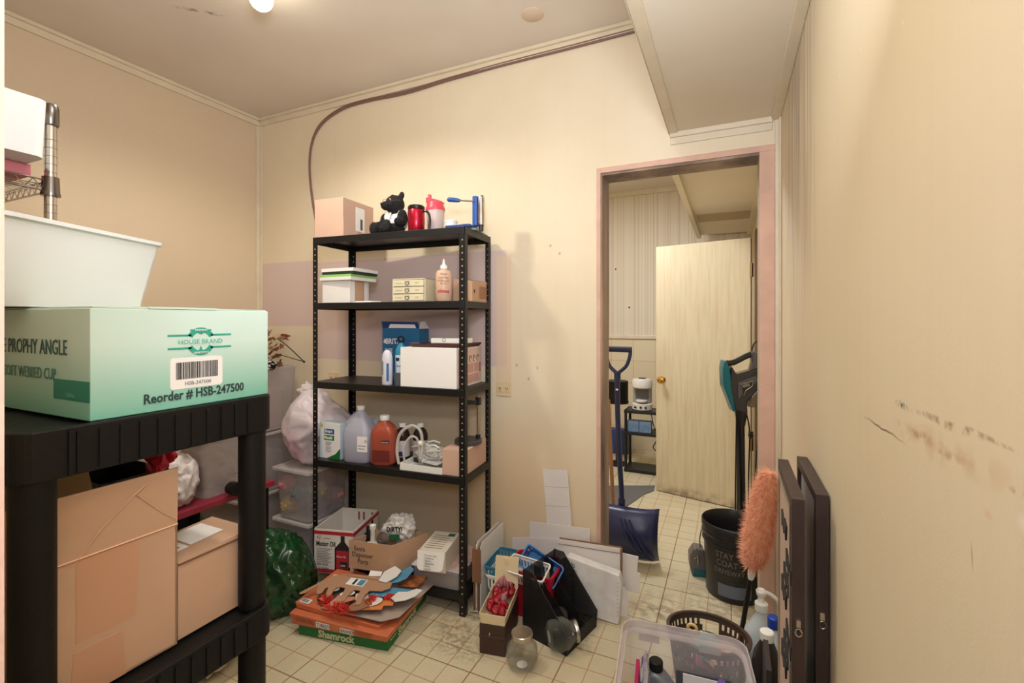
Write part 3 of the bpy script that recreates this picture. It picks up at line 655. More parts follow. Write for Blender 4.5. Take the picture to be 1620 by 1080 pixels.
MB().box((.018, .005, .205), (.075, .016, .02), Matrix.Rotation(.45, 3, 'Z')).box((.045, .02, .212), (.024, .024, .04)).box((-.01, -.01, .203), (.018, .018, .03)).build('crossbar', black_metal, t, bevel=.002)
MB().lathe([(.022, .022), (.022, .035), (.012, .045), (.013, .058), (.004, .062)], (-.02, -.015, 0), 18).build('clamp_cup', chrome, t, smooth=True)
MB().box((-.02, -.015, .075), (.035, .006, .008), Matrix.Rotation(.6, 3, 'Y')).box((-.01, -.01, .08), (.04, .006, .006), Matrix.Rotation(-.5, 3, 'Y')).build('clamp_jaw', silver, t)
MB().lathe([(.012, .022), (.012, .042)], (.045, .02, 0), 14).build('rod_collar', black_metal, t)

# --- bottom shelf
def fq(px, py, z):
    r = (px-810)/FPX; X = r*math.cos(YAW)-math.sin(YAW); Y = r*math.sin(YAW)+math.cos(YAW); u = (507-py)/FPX; d_ = (z-HC)/u
    return Vector((X*d_, Y*d_, z))
zs = SH[4]+.0005
A = fq(554, 842, .33); Bc = fq(491, 837, .33); ax = (A-Bc); L1 = ax.length; rz = math.atan2(ax.y, ax.x)
t = thing('motor_oil_box', 'open white and red motor oil carton on the bottom shelf', 'box', (Bc.x+.01, Bc.y+.015, zs), rz)
H_ = .33-zs; DP = .28
wcb = mat('white_glossy_carton', (226, 220, 210), .5)
mb = MB()
for (x0, x1, y0, y1) in ((0, L1, 0, .004), (0, L1, DP-.004, DP), (0, .004, 0, DP), (L1-.004, L1, 0, DP)): mb.bx(x0, x1, y0, y1, 0, H_)
mb.bx(0, L1, 0, DP, 0, .003).build('box_body', wcb, t)
for z in (.0, H_-.03): 
    decal('red_band', red_ink, t, (0, 0, z+.004), L1, .018, FX); decal('red_band', red_ink, t, (L1, 0, z+.004), DP, .018, TX)
txt('Motor Oil', .036, ink, t, (.012, 0, H_-.085), bold=.001, sx=.72); txt('4Z', .025, red_ink, t, (.014, 0, H_-.05), sx=.9); txt('premium', .01, ink, t, (.055, 0, H_-.047))
for k in range(9): decal('text_line', grey_ink, t, (.014, 0, H_-.10-k*.0085), .085-(k*37 % 5)*.006, .003)
txt('20W-50(2)', .018, ink, t, (.014, 0, .04), sx=.8); txt('1 Qt. Bottles', .016, ink, t, (.014, 0, .022), sx=.8)
def oilbottle(fr, ox, s=1):
    MB().prism([(0, 0), (.085, 0), (.085, .12), (.055, .155), (.055, .185), (.033, .185), (.033, .155), (0, .12)], .0008, ox, *fr).build('bottle_print', ink, t)
    N = vec(fr[0]).cross(vec(fr[1])); O = vec(ox)+N*.0009
    decal('bottle_label', red_ink, t, tuple(O+vec(fr[0])*.01+vec(fr[1])*.02), .065, .09, fr); O = O+N*.0009
    txt('Motor Oil', .015, paper, t, tuple(O+vec(fr[0])*.012+vec(fr[1])*.075), fr, sx=.8); decal('label_box', ink, t, tuple(O+vec(fr[0])*.03+vec(fr[1])*.024), .04, .03, fr)
    txt('10W', .016, paper, t, tuple(O+N*.0009+vec(fr[0])*.032+vec(fr[1])*.03), fr, sx=.9)
oilbottle(FX, (L1-.105, 0, .012)); oilbottle(TX, (L1, .16, .012))
txt('Motor Oil', .03, ink, t, (L1, .03, H_-.085), TX, bold=.001, sx=.72)
for x in (.10, .13, .18, .20): decal('rust_mark', mat('rust_print', (150, 70, 60), .7), t, (x-.0, DP-.005, H_-.06), .010, .045, FX)
one(MB().prism([(0, 0), (.10, 0), (.14, .03), (.04, .05)], .02), 'black_dispenser_arm', black_plastic, 'black plastic piece sticking out of the motor oil carton', 'plastic part', (Bc.x+.12, Bc.y+.13, .25), rz+.4)
A2 = fq(552, 854, .30); B2 = fq(620, 863, .30); ax = B2-A2; rz2 = math.atan2(ax.y, ax.x); W2 = ax.length
Cq = fq(677, 843, .30); D2 = (Cq-B2).length; ry = math.atan2((Cq-B2).y, (Cq-B2).x)-rz2
t = thing('parts_box', 'open brown cardboard box handwritten Extra Dispenser Parts', 'box', (A2.x, A2.y, .162), rz2)
one(MB().bx(.32, .60, .012, .25, 0, .054), 'black_flat_case', black_plastic, 'flat black case under the brown parts box', 'case', RK(0, 0, zs), RA)
e1 = Vector((W2, 0)); e2 = Vector((math.cos(ry), math.sin(ry)))*D2; h2 = .300-.162
q = [(0, 0), (W2, 0), (W2+e2.x, e2.y), (e2.x, e2.y)]; ctr = (W2/2+e2.x/2, e2.y/2)
inn = [((x-ctr[0])*.96+ctr[0], (y-ctr[1])*.96+ctr[1]) for x, y in q]
MB().loft([[(x, y, 0) for x, y in q], [(x, y, h2) for x, y in q], [(x, y, h2) for x, y in inn], [(x, y, .004) for x, y in inn]]).build('box_body', cardboard, t)
decal('packing_tape', mat('pale_tape', (196, 158, 118), .4), t, (W2*.42, 0, .045), .06, h2-.05)
for s_, x, z in (('Extra', .03, .092), ('Dispenser', .018, .062), ('Parts', .05, .03)): txt(s_, .034, mat('marker', (88, 62, 50), .8), t, (x, -.001, z), sx=.85)
o = one(MB().ico((0, 0, .0), (.085, .05, .075), 5, .35, 2.6, 5, None, True), 'printed_bag', mat('white_film', (206, 202, 196), .3, bump=.6, bscale=30), 'white printed plastic bag in the Extra Dispenser Parts box', 'bag', (A2.x+.19, A2.y+.17, .325), rz2+.3, smooth='all')
txt('DIRTY!', .032, ink, o, (-.06, -.066, .015), FX, bold=.0016, sx=.8); decal('leaf_print', green_ink, o, (-.045, -.066, -.03), .05, .03)
one(MB().lathe([(.002, -.02), (.02, -.018), (.036, 0), (.02, .02), (.008, .022), (.0, .016)], n=24), 'dark_bulb_cap', mat('grey_rubber', (92, 80, 74), .5), 'round dark rubber cap lying in the parts box', 'cap', (A2.x+.15, A2.y+.075, .300), 0, smooth=True, mods=())
bpy.data.objects['dark_bulb_cap'].rotation_euler = (1.2, .2, 0)
one(MB().lathe([(.012, 0), (.012, .06), (.016, .065), (.016, .085), (.006, .09)], n=16).bx(-.03, .03, -.02, .02, -.012, 0), 'soap_pump', white_plastic, 'white pump nozzle standing in the parts box', 'pump', (A2.x+.10, A2.y+.06, .285), .3, smooth=True)
one(MB().tube([(0, 0, 0), (.02, .0, .05), (.0, .02, .10)], .012, 10), 'black_nozzle', black_plastic, 'black tube nozzle standing in the parts box', 'nozzle', (A2.x+.055, A2.y+.06, .25), 0, smooth=True)
# grey bin with magazines and labelled box
t = thing('grey_bin', 'shallow translucent grey bin on the bottom shelf right end', 'bin', RK(.735, .15, zs), RA)
openbox(.27, .27, .085, .003, .02, .006, .006).build('bin_body', mat('grey_translucent', (168, 160, 158), .3, alpha=.85), t, smooth=True)
one(MB().bx(-.13, .14, -.135, .12, 0, .004), 'magazine', mat('magazine_white', (214, 212, 216), .5), 'white magazine with blue edge lying on the grey bin', 'magazine', RK(.735, .145, zs+.087), RA+.04)
one(MB().bx(-.02, .13, -.11, .13, 0, .003), 'magazine', mat('magazine_photo', (196, 150, 140), .4, rgb2=(226, 214, 206), vscale=14), 'pinkish photo magazine under the labelled carton', 'magazine', RK(.75, .15, zs+.0915), RA-.2)
A3 = fq(656, 905, .2)
t = thing('glove_carton', 'open white carton with hanging front flap of printed lines', 'box', (A3.x+.01, A3.y+.02, zs+.0955), RA+.13)
gc = mat('glove_carton_white', (222, 214, 196), .6)
MB().bx(0, .135, 0, .21, 0, .10).build('box_body', gc, t, bevel=.001)
MB().prism([(-.005, 0), (.135, 0), (.128, -.075), (.115, -.085), (.01, -.085), (.0, -.075)], .0015, (0, -.002, .10), (1, 0, 0), (0, .25, 1)).build('front_flap', paper, t)
for k in range(6): txt(('This carton is ready', 'a Complete set', 'b Signature', 'c Shipping Notes', 'd Pick Up', 'e Keep Seal')[k], .0095, ink, t, (.035, -.0145+.0035*-k*.6-.002, .083-k*.0118), ((1, 0, 0), (0, .25, 1)), sx=.8)
for k in range(7): decal('text_line', tan_ink, t, (.015, .03+k*.022, .10), .09, .004, UP)
decal('green_square', green_ink, t, (.085, .165, .10), .035, .03, UP)

# ------------------------------------------------------------------ flat decoration boxes and paper cut-outs on the floor
g0, g1, g2 = Vector((-1.745, 1.505, 0)), Vector((-1.314, 1.586, 0)), Vector((-1.36, 1.97, 0))
gz = math.atan2((g1-g0).y, (g1-g0).x); GW = (g1-g0).length; GD = .29
t = thing('flat_decoration_box', 'green flat box printed Shamrock at bottom of the floor pile', 'box', (g0.x, g0.y, .0005), gz)
grn = mat('shamrock_green', (28, 118, 48), .5, rgb2=(24, 100, 42), vscale=8)
MB().bx(0, GW, 0, .385, 0, .048).build('box_body', grn, t, bevel=.002)
pc = mat('pale_lettering', (206, 208, 168), .6)
txt('Shamrock', .044, pc, t, (.10, 0, .008), bold=.0016, sx=1.0); txt('Shamrock', .044, pc, t, (GW, .09, .008), TX, bold=.0016, sx=1.0)
txt('decorations', .012, pc, t, (GW, .02, .03), TX); txt('St.Pat', .016, mat('mid_green', (80, 150, 70), .6), t, (GW, .07, .042), TX)
t = thing('flat_decoration_box', 'crushed orange flat box printed TURKEY above the green box', 'box', (g0.x-.025, g0.y-.012, .049), gz-.015)
org = mat('orange_card', (206, 118, 76), .55, rgb2=(196, 104, 66), vscale=7)
mb = MB(); n = 10
mb.loft([[(0, 0, 0), (GW+.03, 0, .0), (GW+.035, GD+.03, .0), (0, GD, 0)], [(-.012, -.006, .05), (GW+.034, -.006, .026), (GW+.055, GD+.035, .04), (-.006, GD, .06)]])
mb.build('box_body', org, t, bevel=.002)
ob = mat('orange_brown_ink', (150, 72, 40), .6); f2 = ((1, 0, -.045), (0, 0, 1))
for s_, x in (('GOBBLING', .02), ('HARVEST', .325)): txt(s_, .026, ob, t, (x, -.0055, .022-x*.03), f2, sx=.75)
for s_, x in (('TURKEY', .125), ('BANNER', .245)):
    decal('name_panel', paper, t, (x, -.004, .014-x*.03), .068, .026, f2); txt(s_, .022, tan_ink, t, (x+.004, -.0055, .018-x*.03), f2, sx=.8)
t = thing('flat_decoration_box', 'orange flat box with a barcode carrying the paper cut-outs', 'box', (g0.x-.03, g0.y+.015, .093), gz-.035)
MB().loft([[(0, 0, .012), (GW-.02, 0, -.02), (GW+.02, GD, -.02), (0.03, GD+.01, 0.012)], [(-.01, 0, .035), (GW-.02, 0, .0), (GW+.02, GD, .0), (.0, GD+.03, .042)]]).build('box_body', org, t, bevel=.0015)
t2_up = ((1, 0, -.07), (0, 1, 0))
decal('barcode_label', paper, t, (.005, .008, .036), .05, .03, t2_up)
for k in range(8): decal('bar', ink, t, (.012+k*.0045, .012, .0365-.0003*k), .002, .02, t2_up)
TOPZ = .158
def cut(name, poly, m, x, y, z, rz, label, cat, tilt=(0, 0), s=1, t_=.003, top=None, bk=None):
    """flat paper cut-out lying on the pile; x, y in the pile frame"""
    poly = [(a_*s, b_*s) for a_, b_ in poly]; mb = MB().prism(poly, t_)
    o = mb.build(name, m); p = Matrix.Rotation(gz, 3, 'Z') @ Vector((x, y*.82, 0)); o.location = (g0.x+p.x, g0.y+p.y, z-.024); o.rotation_euler = (tilt[0], tilt[1], gz+rz)
    tag(o, label, cat); return o
brn = mat('kraft_card', (150, 106, 76), .8, var=.05); dk = mat('dark_brown_card', (88, 62, 48), .8)
sky = mat('sky_blue_card', (96, 160, 186), .6, rgb2=(70, 130, 165), vscale=12); gry = mat('grey_card', (168, 152, 140), .8); orc = mat('orange_print', (216, 130, 70), .6)
pinkc = mat('pinkish_card', (198, 130, 108), .6)
cut('grey_backing_sheet', [(0, 0), (.30, 0), (.36, .05), (.40, .36), (.12, .38), (.05, .2)], gry, .10, .02, .146, -.02, 'large grey cardboard backing sheet under the paper cut-outs', 'cardboard', (0, .03))
cut('brown_backing_sheet', [(0, 0), (.28, -.02), (.30, .08), (.0, .11)], dk, .07, .07, .158, .03, 'dark brown card strip under the turkey foot cut-out', 'cardboard')
fh = [(0, 0), (.03, -.055), (.045, -.06), (.055, -.045), (.05, -.01), (.06, .0), (.08, -.05), (.10, -.07), (.11, -.055), (.10, .0), (.115, .015), (.15, .01), (.165, -.05), (.185, -.085), (.20, -.075), (.195, -.03), (.20, .01), (.235, .01),
      (.245, -.04), (.27, -.09), (.29, -.08), (.275, -.02), (.28, .02), (.34, .03), (.37, .06), (.36, .10), (.30, .12), (.26, .13), (.10, .12), (.03, .09), (-.03, -.02), (-.055, -.07), (-.045, -.08), (-.025, -.06)]
o = cut('paper_foot_cutout', fh, mat('light_kraft', (176, 136, 104), .8), .02, .13, .186, .0, 'kraft brown turkey foot cut-out with blue-and-white sticker', 'decoration', (.08, 0), s=.92)
decal('sticker', paper, o, (.12, .035, .003), .09, .05, UP); decal('sticker_patch', sky, o, (.175, .04, .0037), .03, .04, UP); decal('sticker_patch', ink, o, (.15, .04, .0037), .012, .04, UP)
cut('rolled_card_strip', [(0, 0), (.20, 0), (.20, .025), (0, .025)], brn, .11, .22, .185, .0, 'narrow folded brown card strip above the turkey foot', 'cardboard', (.3, 0), t_=.006)
cl = mat('cloud_white', (226, 222, 216), .6)
o = cut('cloud_cutout', [(0, 0), (.13, .01), (.17, .03), (.20, .09), (.18, .12), (.12, .08), (.05, .06)], sky, .25, .20, .18, .35, 'blue sky paper cut-out with a rounded corner', 'decoration', (.12, -.06))
o = cut('cloud_cutout', [(0, 0), (.12, -.02), (.20, .0), (.22, .045), (.10, .06), (.02, .05)], sky, .28, .14, .175, .2, 'blue paper cut-out strip ending beside a white cloud', 'decoration')
cut('cloud_cutout', [(0, 0), (.03, -.02), (.07, 0), (.10, .04), (.11, .09), (.08, .095), (.05, .06), (.01, .05)], cl, .395, .13, .182, .0, 'white paper cloud cut-out at the right of the pile', 'decoration')
cut('cloud_cutout', [(0, 0), (.04, -.01), (.08, .03), (.09, .07), (.05, .10), (.01, .06)], cl, .285, .23, .20, .2, 'white cloud-shaped cut-out on the blue sky paper', 'decoration', (.2, 0))
cut('orange_picture', [(0, 0), (.10, 0), (.12, .09), (.02, .10)], mat('orange_black_print', (206, 120, 60), .6, rgb2=(40, 32, 30), vscale=22), .36, .28, .165, .1, 'orange and black printed picture at the back of the pile', 'decoration')
for (x, y, r_, sx, sy, lb, m_) in ((.285, .045, .7, .05, .03, 'oval kraft card cut-out at the front of the pile', brn), (.33, .085, .6, .04, .022, 'small pale oval cut-out beside the red tinsel', cl), (.19, .06, .35, .055, .018, 'long pinkish feather cut-out at the pile front', pinkc), (.10, .14, .2, .025, .014, 'small white oval cut-out between the turkey toes', paper), (.18, .12, .3, .035, .016, 'pale pink-white oval cut-out between the turkey toes', paper)):
    cut('feather_cutout', [(sx*math.cos(q*PI/9), sy*math.sin(q*PI/9)) for q in range(18)], m_, x, y, .176, r_, lb, 'decoration', (.1, -.1))
cut('flower_cutout', [(.035*(1+.2*math.cos(q*1.2))*math.cos(q*PI/12), .03*(1+.2*math.cos(q*1.2))*math.sin(q*PI/12)) for q in range(24)], mat('lilac_yellow', (206, 180, 190), .6, rgb2=(220, 206, 150), vscale=30), .255, .12, .172, 0, 'lilac and yellow flower cut-out under the brown foot', 'decoration')
cut('stepped_cutout', [(0, 0), (.12, 0), (.12, .03), (.16, .03), (.16, .06), (.19, .06), (.19, .10), (.15, .12), (.13, .07), (.04, .05)], orc, .27, .015, .167, .25, 'orange stepped cut-out at the front right corner', 'decoration')
cut('card_fold', [(0, 0), (.05, -.03), (.07, .02), (.02, .05)], mat('folded_card', (176, 142, 118), .7), .14, .025, .165, .2, 'small folded card propped at the front of the pile', 'cardboard', (.3, .2), t_=.01)
def tinsel(x, y, z, r_, m_, lb, n=220):
    mb = MB(); random.seed(int(x*1000)+1)
    for k in range(n):
        th, ph = random.uniform(0, 2*PI), random.uniform(.0, PI/2); d_ = Vector((math.cos(th)*math.sin(ph)*r_[0], math.sin(th)*math.sin(ph)*r_[1], math.cos(ph)*r_[2]))
        c = Vector((random.uniform(-.5, .5)*r_[0], random.uniform(-.5, .5)*r_[1], 0)); sd = Vector((random.uniform(-1, 1), random.uniform(-1, 1), random.uniform(-1, 1))).normalized()*.0022
        v = [mb.bm.verts.new(c-sd), mb.bm.verts.new(c+sd), mb.bm.verts.new(c+d_+sd), mb.bm.verts.new(c+d_-sd)]; mb.bm.faces.new(v)
    p = Matrix.Rotation(gz, 3, 'Z') @ Vector((x, y, 0)); one(mb, 'tinsel_tuft', m_, lb, 'tinsel', (g0.x+p.x, g0.y+p.y, z-.024), gz)
rt = mat('red_tinsel', (226, 76, 62), .25)
tinsel(.20, .015, .155, (.075, .03, .03), rt, 'large red tinsel tuft at the front of the pile'); tinsel(.11, .045, .162, (.035, .02, .025), rt, 'small red tinsel tuft at the left of the pile')
tinsel(.315, .075, .165, (.025, .035, .03), rt, 'red tinsel tuft beside the oval kraft cut-out'); tinsel(.385, .12, .165, (.03, .02, .025), rt, 'red tinsel tuft at the right of the pile')
tinsel(.075, .05, .162, (.015, .012, .015), mat('dark_green_tinsel', (40, 90, 40), .4), 'small green tinsel tuft near the barcode corner', 80)
cut('white_leaflet', [(0, 0), (.10, -.01), (.11, .05), (.01, .06)], paper, .01, .22, .166, .1, 'white leaflet sticking out of the pile toward the green bag', 'paper')
cut('white_clip', [(0, 0), (.06, 0), (.06, .025), (0, .03)], paper, .20, .30, .175, .2, 'small white card piece at the back of the pile', 'paper', (.4, 0), t_=.012)

# ------------------------------------------------------------------ black resin shelving unit in the left foreground
RZ = 0
resin = thing('resin_shelf_unit', 'black ribbed plastic shelving unit in the left foreground', 'shelf', (-.985, .33, 0))
LXN, LYN = .80, .452                      # runs from x = 0 to -LXN, y = 0 to LYN
for i, zt in enumerate((1.2255, .732, .232)):
    mb = MB(); hh = .082 if i == 0 else .072
    mb.loft([rr(LXN, LYN, .03, zt-hh, 5, -LXN/2, LYN/2), rr(LXN, LYN, .03, zt, 5, -LXN/2, LYN/2), rr(LXN-.03, LYN-.03, .02, zt, 5, -LXN/2, LYN/2), rr(LXN-.03, LYN-.03, .02, zt-.006, 5, -LXN/2, LYN/2)])
    sf = mb.build('shelf', black_plastic, resin, bevel=.003)
    rb = MB()
    for k in range(11):
        y = .075+k*.0305
        rb.bx(-.003, .003, y, y+.006, zt-hh+.004, zt-.010)
    rb.build('rib_band', black_plastic, sf)
    MB().bx(-.004, .0035, .064, .072, zt-hh+.003, zt-.006).build('skirt_step', black_plastic, sf)
for x in (-.036, -LXN+.036):
    for y in (.034, LYN-.034):
        for z0, z1 in ((0, .160), (.232, .660), (.732, 1.1435)):
            MB().lathe([(.0275, z0), (.029, z0+.01), (.029, z1)], (x, y, 0), 24).build('leg', black_plastic, resin, smooth=True)

def edge(P, Q, m, parent, w_=.003): return MB().tube([P, Q], w_/2, 5).build('edge_line', m, parent)
# mint green case on top
mint = NT('mint_print', (200, 222, 210), .5)
sz = mint.n('ShaderNodeSeparateXYZ'); mint.l(mint.tc, sz.inputs[0])
mint.mix(mint.ramp(sz.outputs[2], .13, .0), (118, 186, 162), .95); mm = mint.done()
t = thing('supply_carton', 'mint green dental supply carton with barcode on the black plastic shelf', 'box', (-1.0, .430, 1.226))
MB().bx(-.46, 0, 0, .344, 0, .196).build('box_body', mm, t, bevel=.0015)
MB().bx(-.455, -.001, .004, .338, .1965, .199).bx(-.2, .001, .09, .22, .1965, .2005).build('top_flap', mat('mint_flap', (196, 218, 200), .5), t)
teal_ink = mat('teal_ink', (50, 160, 135), .5); dteal = mat('dark_teal_ink', (40, 84, 76), .5)
y0 = .185
for z in (.142, .116):
    for yb in (-.062, .022): MB().prism([(0, 0), (.045, 0), (.045, .004), (0, .004)], .0006, (0, y0+yb, z), *TX).build('logo_bar', teal_ink, t)
def arc(cy, cz, r0, r1, a0, a1, n=16): 
    return [(cy+r0*math.cos(math.radians(a0+(a1-a0)*k/n)), cz+r0*math.sin(math.radians(a0+(a1-a0)*k/n))) for k in range(n+1)]+[(cy+r1*math.cos(math.radians(a1-(a1-a0)*k/n)), cz+r1*math.sin(math.radians(a1-(a1-a0)*k/n))) for k in range(n+1)]
MB().prism(arc(y0+.002, .131, .029, .019, 25, 155), .0006, (0, 0, 0), *TX).build('logo_arc', teal_ink, t)
MB().prism(arc(y0+.002, .131, .029, .019, 205, 335), .0006, (0, 0, 0), *TX).build('logo_arc', teal_ink, t)
MB().prism([(y0-.016, .146), (y0-.006, .1485), (y0+.002, .145), (y0+.010, .1485), (y0+.020, .146), (y0+.024, .156), (y0-.020, .156)], .0005, (0, 0, 0), *TX).build('logo_tooth', teal_ink, t)
MB().prism([(y0-.004, .108), (y0+.002, .122), (y0+.008, .108)], .0005, (0, 0, 0), *TX).build('logo_tooth', teal_ink, t)
txt('HOUSE BRAND', .0135, mat('light_teal_ink', (110, 185, 165), .5), t, (0, y0+.002, .1265), TX, align='CENTER', sx=.98)
txt('PREMIUM', .006, paper, t, (.0006, y0+.002, .1525), TX, align='CENTER'); txt('DENTISTRY', .006, paper, t, (.0006, y0+.002, .106), TX, align='CENTER')
MB().prism([(x, z) for x, z, _ in rr(.105, .062, .006, 0, 4, y0-.005, .068)], .0006, (0, 0, 0), *TX).build('barcode_label', paper, t)
random.seed(3); bars = MB(); y = y0-.047
while y < y0+.036:
    w_ = random.choice((.0008, .0012, .002)); bars.bx(.0006, .0012, y, y+w_, .056, .090); y += w_+random.choice((.0009, .0014))
bars.build('barcode', ink, t)
txt('HSB-247500', .0105, grey_ink, t, (.0, y0-.004, .0435), TX, align='CENTER')
txt('Reorder # HSB-247500', .0255, mat('slate_ink', (44, 66, 62), .5), t, (0, y0-.004, .017), TX, align='CENTER', bold=.0006, sx=.82)
txt('SINGLE USE PROPHY ANGLE', .040, dteal, t, (-.075, 0, .112), align='RIGHT', sx=.80)
txt('SOFT WEBBED CUP', .030, mat('mid_teal_ink', (80, 130, 112), .5), t, (-.115, 0, .066), align='RIGHT', sx=.80)
decal('teal_tag', mat('tag_teal', (40, 130, 110), .5), t, (-.125, 0, .032), .125, .036); txt('200/bx', .012, mat('tag_ink', (90, 160, 145), .5), t, (-.08, -.0008, .037))

# white dish tub on the carton
ta = math.atan2(.9219, -.3875)
t = thing('storage_tub', 'large white plastic tub standing on the mint green carton', 'tub', (-1.385, .485, 1.427), ta)
tubm = mat('ivory_tub', (214, 213, 210), .4)
openbox(.38, .30, .170, .004, .02, .027, .008, .008, 5).build('tub_body', tubm, t, smooth=True)

# chrome wire rack behind it
wr_ = thing('wire_shelf_rack', 'chrome wire shelving rack behind the white tub at far left', 'shelf', (-1.905, .72, 0))
WL, WD = .75, .40
for x in (0, -WL):
    for y in (0, -WD):
        p = MB().lathe([(.015, .0), (.015, 2.03)], (x, y, 0), 20).build('post', chrome, wr_, smooth=True)
        g = MB()
        for k in range(78): g.lathe([(.0154, .03+k*.025), (.0154, .0315+k*.025)], (x, y, 0), 16)
        g.build('groove_rings', mat('groove_grey', (90, 86, 84), .5), p)
        MB().lathe([(.0185, 2.0), (.0205, 2.004), (.0205, 2.055), (.017, 2.066), (.004, 2.07)], (x, y, 0), 20).build('post_cap', mat('smoked_chrome', (120, 115, 112), .25, 1), p, smooth=True)
for z in (1.82, 1.2, .5):
    s_ = MB()
    for y in (0, -WD):
        s_.tube([(0, y, z+.012), (-WL, y, z+.012)], .0032, 8); s_.tube([(0, y, z-.02), (-WL, y, z-.02)], .0032, 8)
    for x in (0, -WL):
        s_.tube([(x, 0, z+.012), (x, -WD, z+.012)], .0032, 8); s_.tube([(x, 0, z-.02), (x, -WD, z-.02)], .0032, 8)
    for k in range(28): s_.tube([(-.02-k*.0265, 0, z), (-.02-k*.0265, -WD, z)], .0016, 6)
    sh = s_.build('shelf', chrome, wr_, smooth=True)
    z1 = MB()
    for y in (0, -WD): z1.tube([(-.02-k*.02, y, z+(.010 if k % 2 else -.018)) for k in range(36)], .002, 6)
    for x in (0, -WL): z1.tube([(x, -.02-k*.02, z+(.010 if k % 2 else -.018)) for k in range(19)], .002, 6)
    z1.build('zigzag_wire', chrome, sh)
    for x in (0, -WL):
        for y in (0, -WD): MB().lathe([(.0225, z-.028), (.0205, z+.022)], (x, y, 0), 18).lathe([(.024, z-.036), (.024, z-.028)], (x, y, 0), 18).build('collar', MATS['smoked_chrome'], sh, smooth=True)
one(MB().bx(-.2, .1, -.16, .12, 0, .035), 'pink_folder_stack', mat('dusty_pink', (196, 110, 120), .6), 'dusty pink stack under the white bin on the chrome wire shelf', 'folders', (-2.02, .56, 1.8365))
t = thing('storage_bin', 'rounded white plastic bin on the chrome wire shelf, upper left', 'bin', (-1.965, .53, 1.873), 0)
openbox(.33, .30, .165, .004, .03, .006, .0, .008, 6).build('bin_body', mat('smooth_white_bin', (226, 228, 226), .4), t, smooth=True)

# boxes on the middle tier
zt = .7325
t = thing('open_carton', 'large open cardboard carton with tape on the black plastic shelf', 'box', (-1.037, .592, zt), -.02)
mb = MB(); BW, BD, BH = .34, .262, .248
for (x0, x1, y0_, y1_) in ((-.004, 0, -BD, 0), (-BW, -BW+.004, -BD, 0), (-BW, 0, -.004, 0), (-BW, 0, -BD, -BD+.004)): mb.bx(x0, x1, y0_, y1_, 0, BH)
mb.bx(-BW, 0, -BD, 0, 0, .004).build('box_body', cardboard, t)
MB().prism([(-BD, 0), (0, 0), (0, .117), (-BD, .117)], .004, (-.004, 0, BH), (0, 1, 0), (.03, 0, 1)).build('flap', cardboard, t)
f2_ = MB().prism([(-BD, 0), (0, 0), (0, .10), (-BD, .10)], .004, (-BW, 0, BH), (0, 1, 0), (-.5, 0, 1)).build('flap', mat('flap_inside_tan', (176, 146, 104), .8), t)
txt('RECYCLABLE', .022, mat('faded_print', (110, 88, 60), .8), f2_, (-BW-.02, -.17, BH+.04), ((0, 1, 0), (-.5, 0, 1)), sx=.8)
edge((.001, -BD, BH), (.001, 0, BH), mat('crease_highlight', (222, 176, 136), .7), t, .004)
MB().prism([(-.165, .10), (-.075, .10), (-.07, .175), (-.07, .245), (-.165, .245)], .0006, (0, 0, 0), *TX).build('packing_tape', tape, t)
MB().prism([(-.175, .0), (-.09, .0), (-.095, .085), (-.168, .085)], .0006, (0, 0, 0), *TX).build('packing_tape', tape, t)
cr_ = mat('scuffed_card', (214, 168, 130), .6)
MB().tube([(.0005, -.17, BH-.01), (.0035, -.13, BH+.04), (.005, -.08, BH+.085), (.006, -.06, BH+.1)], .0012, 5).tube([(.0045, -.075, BH+.085), (.0025, -.03, BH+.035), (.0012, -.002, BH+.01)], .001, 5).build('crease_line', cr_, t)
one(MB().tube(cr([(0, 0, 0), (.05, .06, .02), (.10, .16, .03), (.06, .24, .05)], 5), .006, 8), 'black_strap', black_plastic, 'black strap lying across the open cardboard carton', 'strap', (-1.33, .35, zt+.25))
t = thing('small_carton', 'brown cardboard carton with two white labels, lid ajar', 'box', (-1.045, .598, zt), 0)
MB().bx(-.15, 0, 0, .165, 0, .158).build('box_body', cardboard, t, bevel=.001)
lid_ = MB().loft([[(-.15, -.001, .160), (.002, -.001, .160), (.002, .167, .160), (-.15, .167, .160)], [(-.15, -.001, .163), (.002, -.001, .163), (.002, .167, .170), (-.15, .167, .170)]]).build('lid_flap', cardboard, t)
lid_up = ((1, 0, 0), (0, 1, .042))
decal('label', paper, lid_, (-.135, .055, .1665), .085, .075, lid_up, .0008); decal('label', paper, lid_, (-.10, .004, .1645), .055, .044, lid_up, .0008); decal('barcode', grey_ink, lid_, (-.085, .014, .1655), .028, .022, lid_up, .0008)
MB().bx(.0005, .003, .0, .166, .156, .160).build('gap_edge', mat('shadow_gap_card', (120, 84, 60), .9), t)
t = thing('gift_box', 'black open box holding a red ribbon bow behind the cardboard carton', 'box', (-1.52, .69, zt), 0)
openbox(.28, .155, .27, .003, .003).build('box_body', mat('black_card', (24, 21, 21), .6), t)
mb = MB(); rd_ = mat('red_satin', (206, 24, 62), .35)
for k, (x, y, z, rx_, a_) in enumerate(((-.02, -.0, .02, .03, .4), (.02, .01, .025, .028, -.5), (0, -.02, .035, .022, .1), (.03, -.015, .01, .02, .9), (-.01, .02, .04, .02, -.2))):
    mb.ico((x, y, z), (rx_, .016, .022), 3, .4, 3, k)
mb.prism([(0, 0), (.045, 0), (.05, -.05), (.0, -.045)], .003, (.0, -.03, .01), (1, 0, 0), (0, -.1, 1))
one(mb, 'ribbon_bow', rd_, 'bright red satin ribbon bow in the black box', 'ribbon', (-1.385, .745, zt+.285), 0, smooth='all')
bagm = mat('white_film_bag', (222, 212, 210), .35, alpha=.92, bump=.5, bscale=22)
t = thing('carrier_bag', 'white plastic carrier bag with upright handles behind the cardboard carton', 'bag', (-2.19, 1.235, .6))
